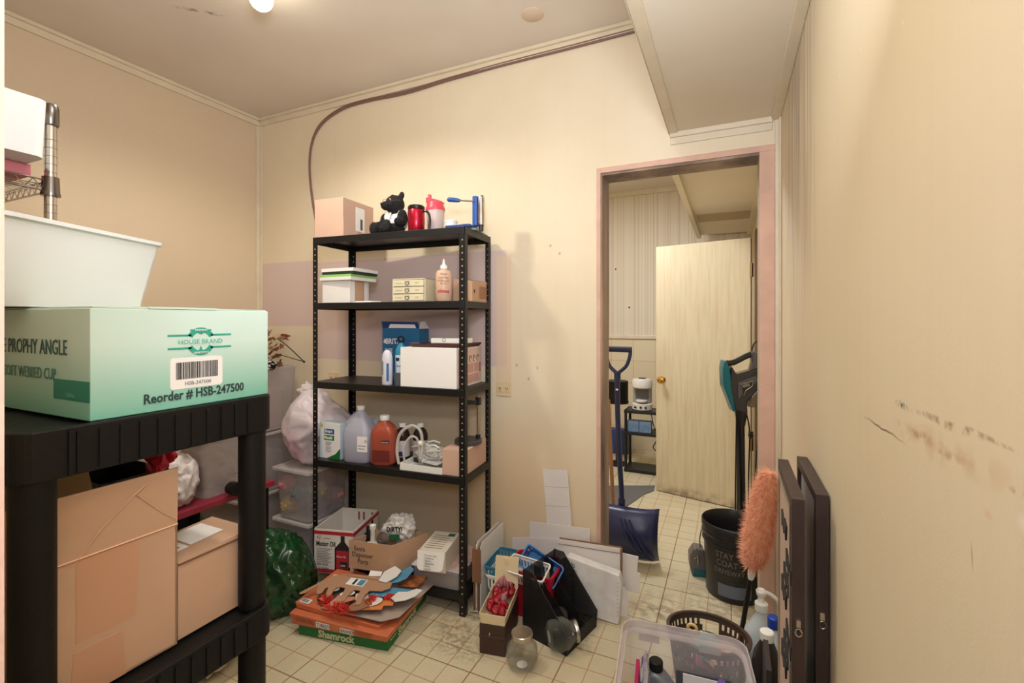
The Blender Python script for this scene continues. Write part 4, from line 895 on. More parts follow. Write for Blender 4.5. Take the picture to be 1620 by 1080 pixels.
MB().ico((0, 0, .10), (.10, .085, .12), 5, .25, 2.0, 9, .0, True).build('bag_body', bagm, t, smooth='all')
for s in (-1, 1): MB().tube(cr([(-.03+s*.03, 0, .20), (.0+s*.03, .02, .27), (.05+s*.02, .04, .33), (.07, .05, .34), (.05+s*.01, .03, .25)], 4), [.012, .012, .011, .011, .01]*4+[.01], 8).build('handle', bagm, t, smooth='all')
# ------------------------------------------------------------------ back left corner
t = thing('red_bench', 'dark red low shelf board along the left wall', 'shelf', (-2.08, .95, 0))
rdw = mat('dark_red_board', (142, 40, 58), .45, var=.1, vscale=14)
MB().bx(-.62, 0, 0, .70, .57, .598).build('top_board', rdw, t, bevel=.003)
for y in (.03, .66): 
    for x in (-.03, -.59): MB().bx(x-.015, x+.015, y-.015, y+.015, 0, .57).build('leg', black_plastic, t)
MB().bx(-.62, -.60, 0, .70, .1, .57).build('back_panel', mat('dark_green_panel', (24, 40, 32), .6), t)
def bin_(name, label, x0, x1, y0_, y1_, z, h, lid=True, tp=.015, group=None, lm=None):
    t = thing(name, label, 'bin', ((x0+x1)/2, (y0_+y1_)/2, z), 0, group); W_, D_ = x1-x0, y1_-y0_
    openbox(W_-.03, D_-.03, h-.008, .003, .025, tp, .008, .012, 5).build('bin_body', clear_bin, t, smooth=True)
    if lid: MB().loft([rr(W_, D_, .02, h-.008, 5), rr(W_, D_, .02, h+.004, 5), rr(W_-.03, D_-.03, .02, h+.004, 5), rr(W_-.03, D_-.03, .02, h-.002, 5)]).build('lid', lm or clear_rim, t, smooth=True)
    return t
B1 = bin_('clear_bin', 'clear lidded bin on the dark red shelf board', -2.60, -2.10, 1.30, 1.63, .599, .27)
one(MB().ico((0, 0, .07), (.19, .12, .10), 5, .25, 2.5, 4, .002, True), 'folded_fabric', mat('slate_fabric', (70, 76, 84), .9, rgb2=(180, 150, 130), vscale=7), 'dark fabric bundle inside the bin on the dark red board', 'fabric', (-2.35, 1.465, .605), smooth='all')
one(MB().lathe([(.0, 0), (.028, 0), (.03, .02), (.03, .05), (.0, .051)], n=22, M=Matrix.Rotation(PI/2, 3, 'Y')), 'black_roll', black_plastic, 'short black roll beside the clear bin on the red board', 'roll', (-2.085, 1.42, .632), 0, smooth=True)
one(MB().ico((0, 0, .25), (.14, .15, .26), 5, .22, 2.4, 12, .001, True), 'white_bag', bagm, 'white plastic bag on the floor in front of the dark red board', 'bag', (-1.90, 1.22, 0), smooth='all')
# three stacked bins in the corner
for i, (z, h, lb) in enumerate(((0, .34, 'clear bin on the floor at the bottom of the corner stack'), (.347, .36, 'clear bin in the middle of the corner stack'), (.716, .40, 'open clear bin on top of the corner stack, holding leaves'))):
    bin_('storage_bin_clear', lb, -2.98, -2.56, 1.80, 2.22, z, h, lid=(i < 2), tp=.02)
    one(MB().bx(-.14, .14, -.15, .15, 0, h*.62), ('fabric_bundle', 'fabric_bundle', 'cardboard_insert')[i], (mat('rose_fabric', (176, 140, 136), .9), mat('grey_fabric', (160, 150, 146), .9), mat('pinkish_insert', (190, 150, 132), .8))[i],
        ('rose fabric inside the lowest corner bin', 'grey fabric inside the middle corner bin', 'pinkish card inside the top corner bin')[i], ('fabric', 'fabric', 'card')[i], (-2.77, 2.0, z+.005), bevel=.02)
random.seed(11)
leafm = [mat('rust_leaf', (150, 72, 60), .8), mat('brown_leaf', (120, 84, 60), .8), mat('tan_leaf', (180, 150, 110), .8)]
t = thing('leaf_garland', 'bunch of rust and brown artificial leaves on the top corner bin', 'decoration', (-2.72, 2.0, 1.15))
for g in range(3):
    mb = MB()
    for k in range(45):
        c = Vector((random.uniform(-.16, .13), random.uniform(-.13, .12), random.uniform(-.02, .17)))
        X = Vector((random.uniform(-1, 1), random.uniform(-1, 1), random.uniform(-1, 1))).normalized(); Y = X.orthogonal().normalized()
        s = random.uniform(.03, .055); mb.prism([(0, 0), (s*.5, s*.35), (s*1.2, s*.5), (s*1.0, 0), (s*1.5, -s*.1), (s*.9, -s*.3), (s*.8, -s*.6), (s*.4, -s*.3)], .001, tuple(c), tuple(X), tuple(Y))
    mb.build('leaf_cluster', leafm[g], t)
zeb = NT('zebra_print', (24, 22, 22), .9); zeb.mix(zeb.ramp(zeb.noise(26, 1, (1, 1, 2.5)), .52, .56), (225, 220, 215), 1)
one(MB().ico((0, 0, .02), (.13, .12, .045), 4, .2, 3, 2), 'zebra_cloth', zeb.done(), 'black and white zebra print cloth on the top corner bin', 'cloth', (-2.66, 1.96, 1.10), smooth='all')
def py3(px, py, Y):
    r = (px-810)/FPX; X = r*math.cos(YAW)-math.sin(YAW); Yd = r*math.sin(YAW)+math.cos(YAW); t_ = Y/Yd
    return Vector((X*t_, Y, HC+(507-py)/FPX*t_))
tip = py3(481, 572, 2.1)
t = thing('twig_decoration', 'two thin dark rods meeting in a point beside the leaves', 'rods')
MB().tube(cr([py3(440, 536, 2.1), py3(458, 550, 2.1), tip], 5), .003, 6).build('rod', black_metal, t); MB().tube([py3(440, 560, 2.1), tip], .0025, 6).build('rod', black_metal, t); MB().sph(tip, .007, 8).build('tip', black_metal, t)
# bins beside the rack, with party pieces
bin_('party_bin', 'clear bin of colourful party pieces beside the rack', -2.42, -2.115, 1.89, 2.22, .262, .285)
bin_('party_bin', 'clear bin on the floor under the party bin beside the rack', -2.42, -2.115, 1.89, 2.22, 0, .255)
random.seed(21)
pcs = [((222, 130, 140), 'pink'), ((226, 190, 96), 'yellow'), ((60, 110, 120), 'teal'), ((150, 110, 150), 'purple'), ((206, 96, 90), 'coral'), ((216, 196, 130), 'straw'), ((90, 76, 120), 'violet'), ((232, 160, 150), 'salmon')]
spots = [(-.09, -.10, .17), (-.08, -.09, .05), (.0, -.09, .13), (.02, .0, .06), (.08, .06, .18), (.08, -.03, .14), (.07, .0, .03), (.08, .10, .07)]
for k, ((rgb, nm), (x, y, z)) in enumerate(zip(pcs, spots)):
    mb = MB().ico((0, 0, 0), (.05, .05, .045), 4, .25, 2.5, k) if k != 4 else MB().lathe([(.001, -.006), (.05, -.004), (.052, .0), (.05, .004), (.001, .006)], n=24, M=Matrix.Rotation(1.35, 3, 'Y'))
    one(mb, 'party_piece', mat('party_'+nm, rgb, .6), f'{nm} party piece inside the clear bin beside the rack', 'decoration', (-2.268+x, 2.055+y, .262+.012+z), smooth='all')
one(MB().bx(-.12, .12, -.13, .13, 0, .17), 'dark_fabric', mat('plum_fabric', (104, 80, 84), .9), 'plum fabric inside the floor bin beside the rack', 'fabric', (-2.268, 2.055, .006), bevel=.02)
# pink and white bag on top of the bins
t = thing('plastic_bag', 'bulging pink and white plastic bag on bins behind the rack post', 'bag', (-2.26, 2.03, .556))
pw = NT('pink_white_film', (226, 214, 218), .35, .6); pw.mix(pw.mul(pw.ell((-.06, -.1, .13), (.15, .2, .16), soft=.5), pw.ramp(pw.noise(6), .3, .6)), (222, 150, 172), .85)
mb = MB(); g = bmesh.ops.create_icosphere(mb.bm, subdivisions=5, radius=1)['verts']
for v in g:
    q = v.co*2.6+Vector((3, 5, 1)); rd = (1-abs(noise.noise(q))*2.2)*.5+(1-abs(noise.noise(q*2.3))*2.2)*.25
    p = v.co*(1+.14*rd); h = p.z; wv = .165-.055*max(0, h)**1.5
    v.co = Vector((p.x*wv+max(0, h)*.03, p.y*.13, .22+h*.21)); v.co.z = max(v.co.z, .0)
    v.co.x += .11*max(0, math.sin(min(1, max(0, (h+.3)/1.0))*PI))*(1 if p.x > 0 else .0)
mb.build('bag_body', pw.done(.5, 25), t, smooth='all')
MB().ico((-.02, 0, .42), (.06, .05, .05), 4, .5, 4, 8, None, True).build('knot', bagm, t, smooth='all')
# green garbage bag
grb = mat('green_film', (22, 74, 34), .22, rgb2=(12, 48, 24), vscale=6, bump=1, bscale=7, spec=.6)
one(MB().ico((0, 0, .16), (.20, .17, .22), 6, .17, 1.9, 17, .001, True), 'garbage_bag', grb, 'crumpled dark green garbage bag on the floor left of the rack', 'bag', (-2.02, 1.60, 0), smooth='all')

# ------------------------------------------------------------------ things on the floor right of the rack
Q = thing('cardboard_bundle', 'bundle of folded white cardboard panels beside the right rack post', 'cardboard', (-1.085, 1.985, 0), 0)
for k in range(4): MB().prism([(0, 0), (.245, 0), (.25, .325), (.02, .318), (0, .30)], .004, (-.04+k*.012, 0, .012*(k % 2)), (0, 1, 0), (0, 0, 1)).build('panel', white_card if k in (1, 3) else cardboard_edge, Q)
MB().bx(-.045, .002, -.004, .0, .14, .30).build('brown_fold', cardboard_edge, Q)
edge((.0015, .0, .165), (.0015, .245, .165), mat('fold_shade', (200, 194, 186), .8), Q, .003)
t = thing('wire_bracket', 'small chrome wire bracket on the floor by the rack post', 'bracket', (-1.06, 1.93, .03), .3)
MB().tube([(-.05, 0, 0), (.05, .01, 0)], .006, 8).build('rod', chrome, t)
for x in (-.03, -.01, .01): MB().bx(x-.003, x+.003, -.004, .004, -.03, .006).build('prong', chrome, t)
one(openbox(.075, .17, .10, .003, .008, .006), 'black_caddy', black_plastic, 'black plastic caddy under the white and blue baskets', 'bin', (-1.025, 2.10, 0), .1)
def basket(name, label, x, y, z, rz, W_, D_, H_, m, tp=.01, nu=44, tilt=(0, 0), slots=2):
    t = thing(name, label, 'basket', (x, y, z), rz); t.rotation_euler = (tilt[0], tilt[1], rz)
    per = rr(1, 1, .12, 0, 5); 
    def path(u, k):
        P_ = rr(W_-2*tp*(1-k/5), D_-2*tp*(1-k/5), .012, 0, 2); n_ = len(P_); L = [0]
        for i in range(n_): L.append(L[-1]+(Vector(P_[(i+1) % n_])-Vector(P_[i])).length)
        s_ = u*L[-1]
        for i in range(n_):
            if s_ <= L[i+1]+1e-9: f = (s_-L[i])/(L[i+1]-L[i]+1e-9); p = Vector(P_[i]).lerp(Vector(P_[(i+1) % n_]), f); break
        hz = (0, .16, .22, .78, .84, 1)[k]*H_
        return (p.x, p.y, hz)
    gridwall(path, nu, 6, lambda i, j: j == 2 and i % 2 == 0, .002).build('basket_wall', m, t, mods=[('SOLIDIFY', dict(thickness=.0022, offset=1))])
    MB().loft([rr(W_-2*tp, D_-2*tp, .012, 0, 4), rr(W_-2*tp, D_-2*tp, .012, .002, 4)]).build('base', m, t)
    MB().loft([rr(W_+.008, D_+.008, .014, H_-.004, 4), rr(W_+.008, D_+.008, .014, H_+.003, 4), rr(W_-.003, D_-.003, .012, H_+.003, 4), rr(W_-.003, D_-.003, .012, H_-.004, 4)], False, False).build('rim', m, t)
    return t
basket('slotted_basket', 'small white slotted basket on the black caddy', -1.03, 2.095, .103, .08, .085, .185, .075, white_plastic, nu=52)
basket('slotted_basket', 'small blue slotted basket nested in the white one on the caddy', -1.03, 2.10, .155, .08, .10, .20, .065, mat('teal_blue_plastic', (40, 120, 150), .4), nu=60)
t = thing('red_bin', 'red plastic bin holding blue and white slotted baskets', 'bin', (-.86, 2.115, 0), -.02)
openbox(.24, .19, .225, .003, .015, .02, .008, .01, 5).build('bin_body', mat('crimson_plastic', (176, 24, 44), .4), t, smooth=True)
basket('slotted_basket', 'white slotted basket tipped over the front of the red bin', -.865, 2.06, .175, -.05, .195, .10, .07, white_plastic, nu=64, tilt=(.35, .04))
basket('slotted_basket', 'bright blue slotted basket tipped in the red bin behind the white one', -.83, 2.15, .19, -.1, .20, .10, .07, mat('bright_blue_plastic', (36, 120, 190), .4), nu=64, tilt=(.9, .35))
# leaning panels
wp = mat('white_corrugated', (228, 222, 216), .75, bump=.25, bscale=80, stretch=(1, 1, 6))
def panel(label, pts, Y, lean=0, m=wp, t_=.004, name='leaning_panel'):
    P_ = [py3(x, y, Y) for x, y in pts]; z0 = min(p.z for p in P_)
    return one(MB().prism([(p.x, p.z) for p in P_], t_, (0, Y, 0), *FX), name, m, label, 'cardboard')
p = panel('tall narrow white cardboard strip leaning on the back wall', [(859, 742), (898, 743), (905, 836), (903, 905), (870, 905), (864, 800)], 2.262)
edgeM = MATS['fold_shade']
for y in (769, 799): 
    a_, b_ = py3(861, y, 2.2575), py3(901, y+1.5, 2.2575); MB().tube([a_, b_], .0015, 5).build('fold_line', edgeM, p)
panel('wide white cardboard panel behind the tall strip foot', [(838, 824), (934, 836), (932, 925), (838, 915)], 2.252)
panel('white cardboard panel behind the red bin', [(811, 850), (830, 849), (885, 852), (885, 925), (811, 925)], 2.242)
t = thing('flat_carton', 'flattened white carton with brown cut edges leaning near the doorway', 'cardboard')
A4, B4 = py3(885, 852, 2.232), py3(983, 867, 2.232); C4, D4 = py3(983, 950, 2.232), py3(885, 945, 2.232)
MB().prism([(p.x, p.z) for p in (A4, B4, C4, D4)], .004, (0, 2.232, 0), *FX).build('front_panel', wp, t)
MB().prism([(p.x, p.z+.006) for p in (A4, B4, C4, D4)], .003, (0, 2.2365, 0), *FX).build('back_panel', cardboard_edge, t)
MB().bx(B4.x-.004, B4.x+.004, 2.222, 2.236, C4.z, B4.z).build('side_edge', cardboard_edge, t); MB().tube([A4+Vector((0, -.006, -.022)), B4+Vector((0, -.006, -.022))], .0012, 5).build('fold_line', tan_ink, t)
panel('white cardboard tab sticking out across the doorway', [(960, 868), (1010, 880), (1008, 905), (1013, 907), (1012, 937), (960, 930)], 2.245)
panel('small white cardboard tab low beside the paper ream', [(975, 925), (988, 928), (995, 945), (993, 975), (975, 972)], 2.20)
t = thing('paper_ream', 'thick folded stack of white continuous paper standing by the doorway', 'paper')
pr_ = [(899, 878), (980, 908), (984, 925), (979, 987), (880, 955), (884, 885)]; P_ = [py3(x, y, 2.175) for x, y in pr_]
zmin = min(p.z for p in P_)
MB().prism([(p.x, p.z-zmin+.001) for p in P_], .05, (0, 2.215, 0), *FX).build('sheet_block', mat('ream_paper', (232, 230, 226), .7, rgb2=(214, 210, 206), vscale=18, bump=.2, bscale=10), t, bevel=.006)
hs = MB()
for k in range(9): p = py3(978.5-.4*k*.2, 922+k*6.5, 2.164); hs.sph((p.x-.004, 2.164, p.z-zmin), (.002, .001, .0028), 6)
hs.build('sprocket_strip', mat('strip_green', (170, 176, 120), .7), t)
txt('Landscape Paper', .04, mat('grey_print', (90, 88, 92), .7), t, (P_[5].x+.085, 2.1635, .03), ((0, 0, 1), (-1, 0, 0)), sx=.8)
# black mesh file sorter
meshm = bpy.data.materials.new('black_wire_mesh'); meshm.use_nodes = True; nt = meshm.node_tree; b_ = nt.nodes['Principled BSDF']
b_.inputs['Base Color'].default_value = (.012, .012, .012, 1); b_.inputs['Roughness'].default_value = .5
b_.inputs['Alpha'].default_value = .66
sa = math.atan2(1.883-1.94, .219)
t = thing('mesh_file_sorter', 'black wire mesh magazine file sorter with sloped sides', 'file holder', (-.84, 1.935, 0), sa)
prof = [(0, 0), (.23, 0), (.235, .075), (.05, .285), (.0, .285)]
prof2 = [(0, 0), (.225, 0), (.225, .05), (.19, .06), (.185, .085), (.06, .20), (.03, .27), (.0, .27)]
for y, pf in ((0, prof), (.083, prof2), (.166, prof2), (.245, prof)):
    sd = MB().prism(pf, .0015, (0, y, .002), *FX).build('divider', meshm, t)
    if pf is prof: MB().tube([(x, y, z+.002) for x, z in pf]+[(0, y, .002)], .0032, 8).build('frame_wire', black_metal, sd)
MB().bx(0, .002, 0, .245, 0, .285).bx(0, .23, 0, .245, 0, .002).bx(.228, .23, 0, .245, 0, .06).build('mesh_body', meshm, t)
one(MB().lathe([(.032, 0), (.035, .004), (.035, .02), (.03, .024), (.02, .026)], n=26), 'cable_winder', mat('black_gloss2', (28, 26, 26), .3), 'round black puck inside the mesh file sorter', 'puck', (-.70, 2.03, .06), .4, smooth=True)
bpy.data.objects['cable_winder'].rotation_euler = (.5, .3, 0)
one(MB().tube([(.04*math.cos(q*.5)*(1+.15*math.sin(q*1.3)), .04*math.sin(q*.5), .01+.003*math.sin(q)+q*.0006) for q in range(40)], .0025, 6), 'cord_coil', black_metal, 'coiled black cord inside the mesh file sorter', 'cord', (-.70, 1.99, .03))
bpy.data.objects['cord_coil'].rotation_euler = (.9, 0, 0)
# index boxes
ia = math.atan2(1.76-1.739, .108)
t = thing('card_file_box', 'dark brown stacked card file boxes with small round latch', 'box', (-.958, 1.741, 0), ia)
MB().bx(0, .112, 0, .235, 0, .066).bx(-.002, .114, -.002, .237, .066, .080).bx(0, .112, 0, .235, .080, .127).build('box_body', brown_plastic, t, bevel=.003)
MB().sph((.045, -.003, .088), (.004, .004, .006), 10).build('latch', silver, t, smooth='all')
t = thing('card_file_tray', 'cream open card file box on the brown one, lid upright', 'box', (-.958, 1.741, .1275), ia)
mb = openbox(.116, .24, .042, .003, .006, .004, n=3); bmesh.ops.translate(mb.bm, verts=mb.bm.verts, vec=(.056, .118, 0)); mb.build('tray_body', cream, t)
MB().loft([rr(.120, .244, .007, .018, 3, .056, .118), rr(.120, .244, .007, .024, 3, .056, .118)]).build('lip', cream, t) if False else None
lidm = MB().prism([(0, 0), (.112, 0), (.112, .118), (.108, .124), (.004, .124), (0, .118)], .005, (0, .238, .040), (1, 0, 0), (0, .16, 1)).build('lid', cream, t)
MB().bx(.045, .065, .246, .250, .125, .155).build('catch', cream, lidm)
random.seed(5)
rp = mat('wine_red_packet', (150, 12, 34), .22); rp2 = mat('clear_red_packet', (170, 130, 130), .2, alpha=.85)
pk = None
for k in range(26):
    x, y, z = .02+.072*random.random(), .025+.185*(k/25), .035+.015*random.random()
    if pk is None:
        pk = MB().ico((0, 0, 0), (.020, .014, .02), 3, .45, 2.6, 3).build('wrapped_piece', rp, None, smooth='all'); o = pk
    else: o = pk.copy(); C.objects.link(o)
    if k in (3, 12, 24): o.data = o.data.copy(); o.data.materials[0] = rp2
    p = Matrix.Rotation(ia, 3, 'Z') @ Vector((x, y, 0)); o.location = (-.958+p.x, 1.741+p.y, .1275+z); o.rotation_euler = (random.random()*3, random.random()*3, random.random()*6)
    tag(o, 'dark red shiny wrapped piece heaped in the cream file box', 'packet', 'wrapped pieces in the cream file box')
pp = mat('dusty_petal', (176, 110, 116), .4)
pt = MB().loft([[(-.008, 0, 0), (.008, 0, 0), (.008, .003, 0), (-.008, .003, 0)], [(-.012, 0, .025), (.012, 0, .025), (.012, .004, .025), (-.012, .004, .025)], [(-.001, 0, .055), (.001, 0, .055), (.001, .002, .055), (-.001, .002, .055)]]).build('pointed_piece', pp, smooth='all')
for k in range(7):
    o = pt if k == 0 else pt.copy()
    if k: C.objects.link(o)
    p = Matrix.Rotation(ia, 3, 'Z') @ Vector((.02+.013*k, .20-.01*(k % 3), 0)); o.location = (-.958+p.x, 1.741+p.y, .175); o.rotation_euler = (-.2+.1*(k % 3), .5-.17*k, .3*k)
    tag(o, 'dusty pink pointed piece standing against the cream lid', 'packet', 'pointed pieces by the cream lid')
# glass jars
def jar(label, loc, rot, lidm_):
    t = thing('glass_jar', label, 'jar', loc); t.rotation_euler = rot
    MB().lathe([(.035, 0), (.055, .01), (.066, .045), (.062, .08), (.045, .105), (.040, .112), (.040, .125), (.037, .125), (.037, .11), (.059, .08), (.063, .045), (.052, .013), (.03, .006)], n=36).build('jar_body', glass, t, smooth=True)
    if lidm_: MB().lathe([(.043, .118), (.044, .121), (.044, .136), (.041, .139), (.034, .138), (.01, .139)], n=36).build('lid', silver, t, smooth=True)
    else: MB().lathe([(.043, .118), (.044, .121), (.044, .132), (.04, .132), (.04, .118)], n=36, cap0=False, cap1=False).build('rim_band', silver, t, smooth=True)
    MB().lathe([(.0, .0065), (.022, .0065), (.022, .0075), (.0, .0075)], n=20).build('white_disc', paper, t)
    return t
jar('round clear glass jar with a silver lid standing on the floor', (-.765, 1.748, .0005), (0, 0, 0), True)
jar('clear glass jar lying on its side behind the lidded jar', (-.70, 1.865, .066), (PI/2*.95, 0, 2.2), False)
# ------------------------------------------------------------------ right foreground
# clear bin
CBX, CBY, cz = -.125, 1.515, math.radians(7)
cbin = thing('clear_storage_bin', 'large open clear plastic bin of odds and ends in the right foreground', 'bin', (CBX, CBY, 0), cz)
cw = mat('clear_wall_plastic', (220, 214, 212), .18, alpha=.24); crim = mat('clear_lip_plastic', (226, 214, 212), .2, alpha=.5)
openbox(.37, .42, .322, .003, .045, .03, 0, n=6).build('bin_wall', cw, cbin, smooth=True)
MB().loft([rr(.370, .420, .045, .290, 6), rr(.40, .45, .055, .300, 6), rr(.40, .45, .055, .330, 6), rr(.392, .442, .052, .330, 6), rr(.392, .442, .052, .304, 6), rr(.366, .416, .044, .296, 6)], False, False).build('rim', crim, cbin, smooth=True)
for x in (-.11, .09): MB().bx(x-.035, x+.035, .2155, .2185, .262, .290).build('latch_plate', crim, cbin, bevel=.003)
def CB(x, y, z): p = Matrix.Rotation(cz, 3, 'Z') @ Vector((x, y, 0)); return (CBX+p.x, CBY+p.y, z)
t = thing('oil_jug', 'silver grey motor oil bottle with black cap inside the clear bin', 'bottle', CB(-.055, .10, .006), cz-.2)
sv = mat('silver_grey_plastic', (128, 132, 136), .35, .25)
MB().prism([(-.055, 0), (.055, 0), (.062, .03), (.06, .14), (.04, .19), (-.0, .232), (-.018, .245), (-.044, .245), (-.05, .23), (-.058, .18), (-.062, .03)], .06, (0, .03, 0), *FX).build('bottle_body', sv, t, bevel=.012, seg=4, smooth=True)
MB().lathe([(.021, .245), (.022, .248), (.022, .272), (.019, .275)], (-.03, 0, 0), 24).build('cap', black_plastic, t, smooth=True)
MB().prism([(-.045, .04), (.02, .04), (.0, .15), (-.03, .165), (-.047, .12)], .0012, (0, -.0305, 0), *FX).build('label', paper, t)
MB().tube(cr([(.02, -.012, .20), (.04, -.012, .165), (.05, -.012, .12)], 4), .008, 8).build('handle', sv, t, smooth=True)
one(MB().bx(0, .14, 0, .002, 0, .19), 'white_card_sheet', paper, 'white card standing inside the clear bin', 'card', CB(.0, .135, .045), cz-.05)
one(MB().bx(0, .17, 0, .008, 0, .20), 'dark_reflection', mat('grey_reflection', (84, 84, 88), .7), 'dark grey sheet standing in for the basket reflection at the back of the clear bin', 'folder', CB(-.02, .165, .02), cz)  # added dark sheet imitates the brown basket's reflection in the bin
one(MB().bx(0, .012, -.12, .12, 0, .22), 'magenta_book', mat('magenta_cover', (190, 24, 90), .5), 'magenta book standing at the left wall of the clear bin', 'book', CB(-.150, .03, .02), cz)
one(MB().bx(0, .010, -.11, .12, 0, .24), 'purple_book', mat('purple_cover', (84, 50, 110), .5), 'purple book beside the magenta one in the clear bin', 'book', CB(-.132, .03, .012), cz)
one(MB().ico((0, 0, 0), (.02, .13, .13), 5, .3, 3, 31, None, True), 'zip_bag', mat('crinkled_grey_film', (206, 196, 200), .15, alpha=.6, bump=.8, bscale=20), 'crinkled clear zip bag beside the purple book', 'bag', CB(-.115, .06, .155), cz, smooth='all')
one(MB().ico((0, 0, 0), (.05, .05, .035), 5, .4, 3, 33, None, True), 'clear_wrap', MATS['crinkled_grey_film'], 'crinkled clear wrap beside the silver bottle in the bin', 'plastic bag', CB(.0, .0, .20), 0, smooth='all')
one(MB().lathe([(.0, .02), (.06, .018), (.07, .01), (.072, 0), (.0, -.001)], n=30), 'blue_disc', mat('sky_blue_plastic', (90, 160, 215), .4), 'round sky blue lid lying inside the clear bin', 'lid', CB(.045, -.02, .20), 0, smooth=True)
one(MB().ico((0, 0, 0), (.02, .02, .012), 3, .3, 3, 5), 'pink_bow', mat('hot_pink', (214, 50, 150), .4), 'small hot pink bow inside the clear bin', 'bow', CB(-.005, -.03, .225), 0, smooth='all')
t = thing('purple_brush', 'purple brush with a red grip inside the clear bin', 'brush', CB(.115, .07, .03), cz)
MB().tube(cr([(0, 0, 0), (.005, 0, .10), (0, .0, .2), (-.005, 0, .25)], 4), [.014]*6+[.016]*4+[.012]*3, 10).build('brush_body', mat('violet_plastic', (88, 52, 150), .4), t, smooth=True)
MB().bx(-.008, .022, -.018, .012, .16, .20).build('grip', red_plastic, t, bevel=.005)
one(MB().tube([(0, 0, 0), (.02, .01, .22)], .012, 8), 'white_tube', white_plastic, 'white round tube upright near the right wall of the clear bin', 'tube', CB(.085, .02, .01), 0)
# brown laundry basket
BX, BY, bh, brx, bry = -.075, 1.905, .238, .14, .115
t = thing('laundry_basket', 'dark brown oval basket with slotted walls behind the clear bin', 'basket', (BX, BY, 0), -.05)
bkm = mat('dark_brown_basket', (74, 54, 42), .5)
rows = [0, .02]+[.02+(.195*k/9) for k in range(1, 10)]+[.238]
def ov(u, j):
    z = rows[j]; s_ = .78+.22*z/bh
    return (brx*s_*math.cos(2*PI*u), bry*s_*math.sin(2*PI*u), z)
def hl(i, j):
    if not 1 <= j < 10: return False
    ang = ((i+.5)/84*360) % 360
    if min(abs(ang-90), abs(ang-270)) < 14: return j >= 8
    return (i % 2 == 0) and j % 2 == 1
gridwall(ov, 84, len(rows), hl, .002).build('basket_wall', bkm, t, mods=[('SOLIDIFY', dict(thickness=.003, offset=1))])
MB().lathe([(brx*.78, 0), (brx*.78, .003)], n=40, sy=bry/brx).build('base', bkm, t)
MB().lathe([(brx-.003, bh-.008), (brx+.008, bh-.006), (brx+.009, bh+.002), (brx-.002, bh+.005), (brx-.005, bh)], n=48, sy=bry/brx, cap0=False, cap1=False).build('rim', bkm, t, smooth=True)
def tw(label, c, r, m, seed, name='folded_cloth'): return one(MB().ico((0, 0, 0), r, 5, .35, 2.2, seed, None, True), name, m, label, 'cloth', c, .3, smooth='all')
tw('mint green cloth in the brown basket', (BX+.0, BY+.01, .17), (.045, .05, .045), mat('mint_cloth', (120, 190, 168), .9), 41)
tw('pale peach cloth in the brown basket', (BX+.055, BY-.01, .165), (.055, .055, .05), mat('peach_cloth', (232, 184, 160), .9), 43)
tw('magenta cloth low in the brown basket', (BX-.04, BY-.04, .10), (.05, .04, .05), mat('magenta_cloth', (170, 50, 100), .9), 44)
t = thing('yellow_brush', 'pale yellow handled brush leaning in the brown basket', 'brush', (BX-.055, BY+.02, .03), 0)
MB().tube(cr([(.06, -.02, .0), (.03, 0, .10), (.0, .02, .165)], 4), [.012]*5+[.010]*4, 10).build('handle', mat('pale_yellow', (224, 192, 120), .5), t, smooth=True)
MB().tube([(-.003+.016*math.cos(q*PI/8), .02, .182+.013*math.sin(q*PI/8)) for q in range(17)], .006, 8).build('ring_end', MATS['pale_yellow'], t, smooth=True)
# duster
P0_, P1_ = Vector((.03, 2.2, 0)), Vector((.136, 1.985, .875)); dv = (P1_-P0_)
t = thing('feather_duster', 'fluffy orange duster on a black pole leaning in the right corner', 'duster')
MB().tube([P0_, P0_+dv*.43], .0095, 12).build('pole', black_plastic, t, smooth=True)
MB().tube([P0_+dv*.42, P0_+dv*.435, P0_+dv*.475, P0_+dv*.50], [.0095, .0125, .015, .012], 14).build('collar', white_plastic, t, smooth=True)
fz = mat('peach_fluff', (242, 182, 146), .95, rgb2=(224, 144, 104), vscale=45); mb = MB(); random.seed(9)
ax_ = dv.normalized(); e1_ = ax_.orthogonal().normalized(); e2_ = ax_.cross(e1_)
a0_, a1_ = .49, .955
pts = [P0_+dv*(a0_+(a1_-a0_)*k/10) for k in range(11)]; rad = [.018, .036, .044, .047, .047, .046, .044, .042, .038, .030, .012]
mb.tube(pts, rad, 20)
for k in range(9000):
    q = random.random(); th = random.uniform(0, 2*PI); i = min(9, int(q*10)); r_ = rad[i]*(1-(q*10-i))+rad[i+1]*(q*10-i)
    nrm = e1_*math.cos(th)+e2_*math.sin(th); base = P0_+dv*(a0_+(a1_-a0_)*q)+nrm*r_*.8
    dr = (nrm+ax_*random.uniform(-.9, .3)+Vector((random.uniform(-.5, .5), random.uniform(-.5, .5), random.uniform(-.5, .5)))).normalized()
    sd = dr.cross(ax_).normalized()*.0011; L_ = random.choice((.018, .026, .038))*random.uniform(.7, 1.2); tp_ = base+dr*L_
    tp_.x = min(tp_.x, XR-.002)
    v = [mb.bm.verts.new(base-sd), mb.bm.verts.new(base+sd), mb.bm.verts.new(tp_)]; mb.bm.faces.new(v)
mb.build('fluff', fz, t)
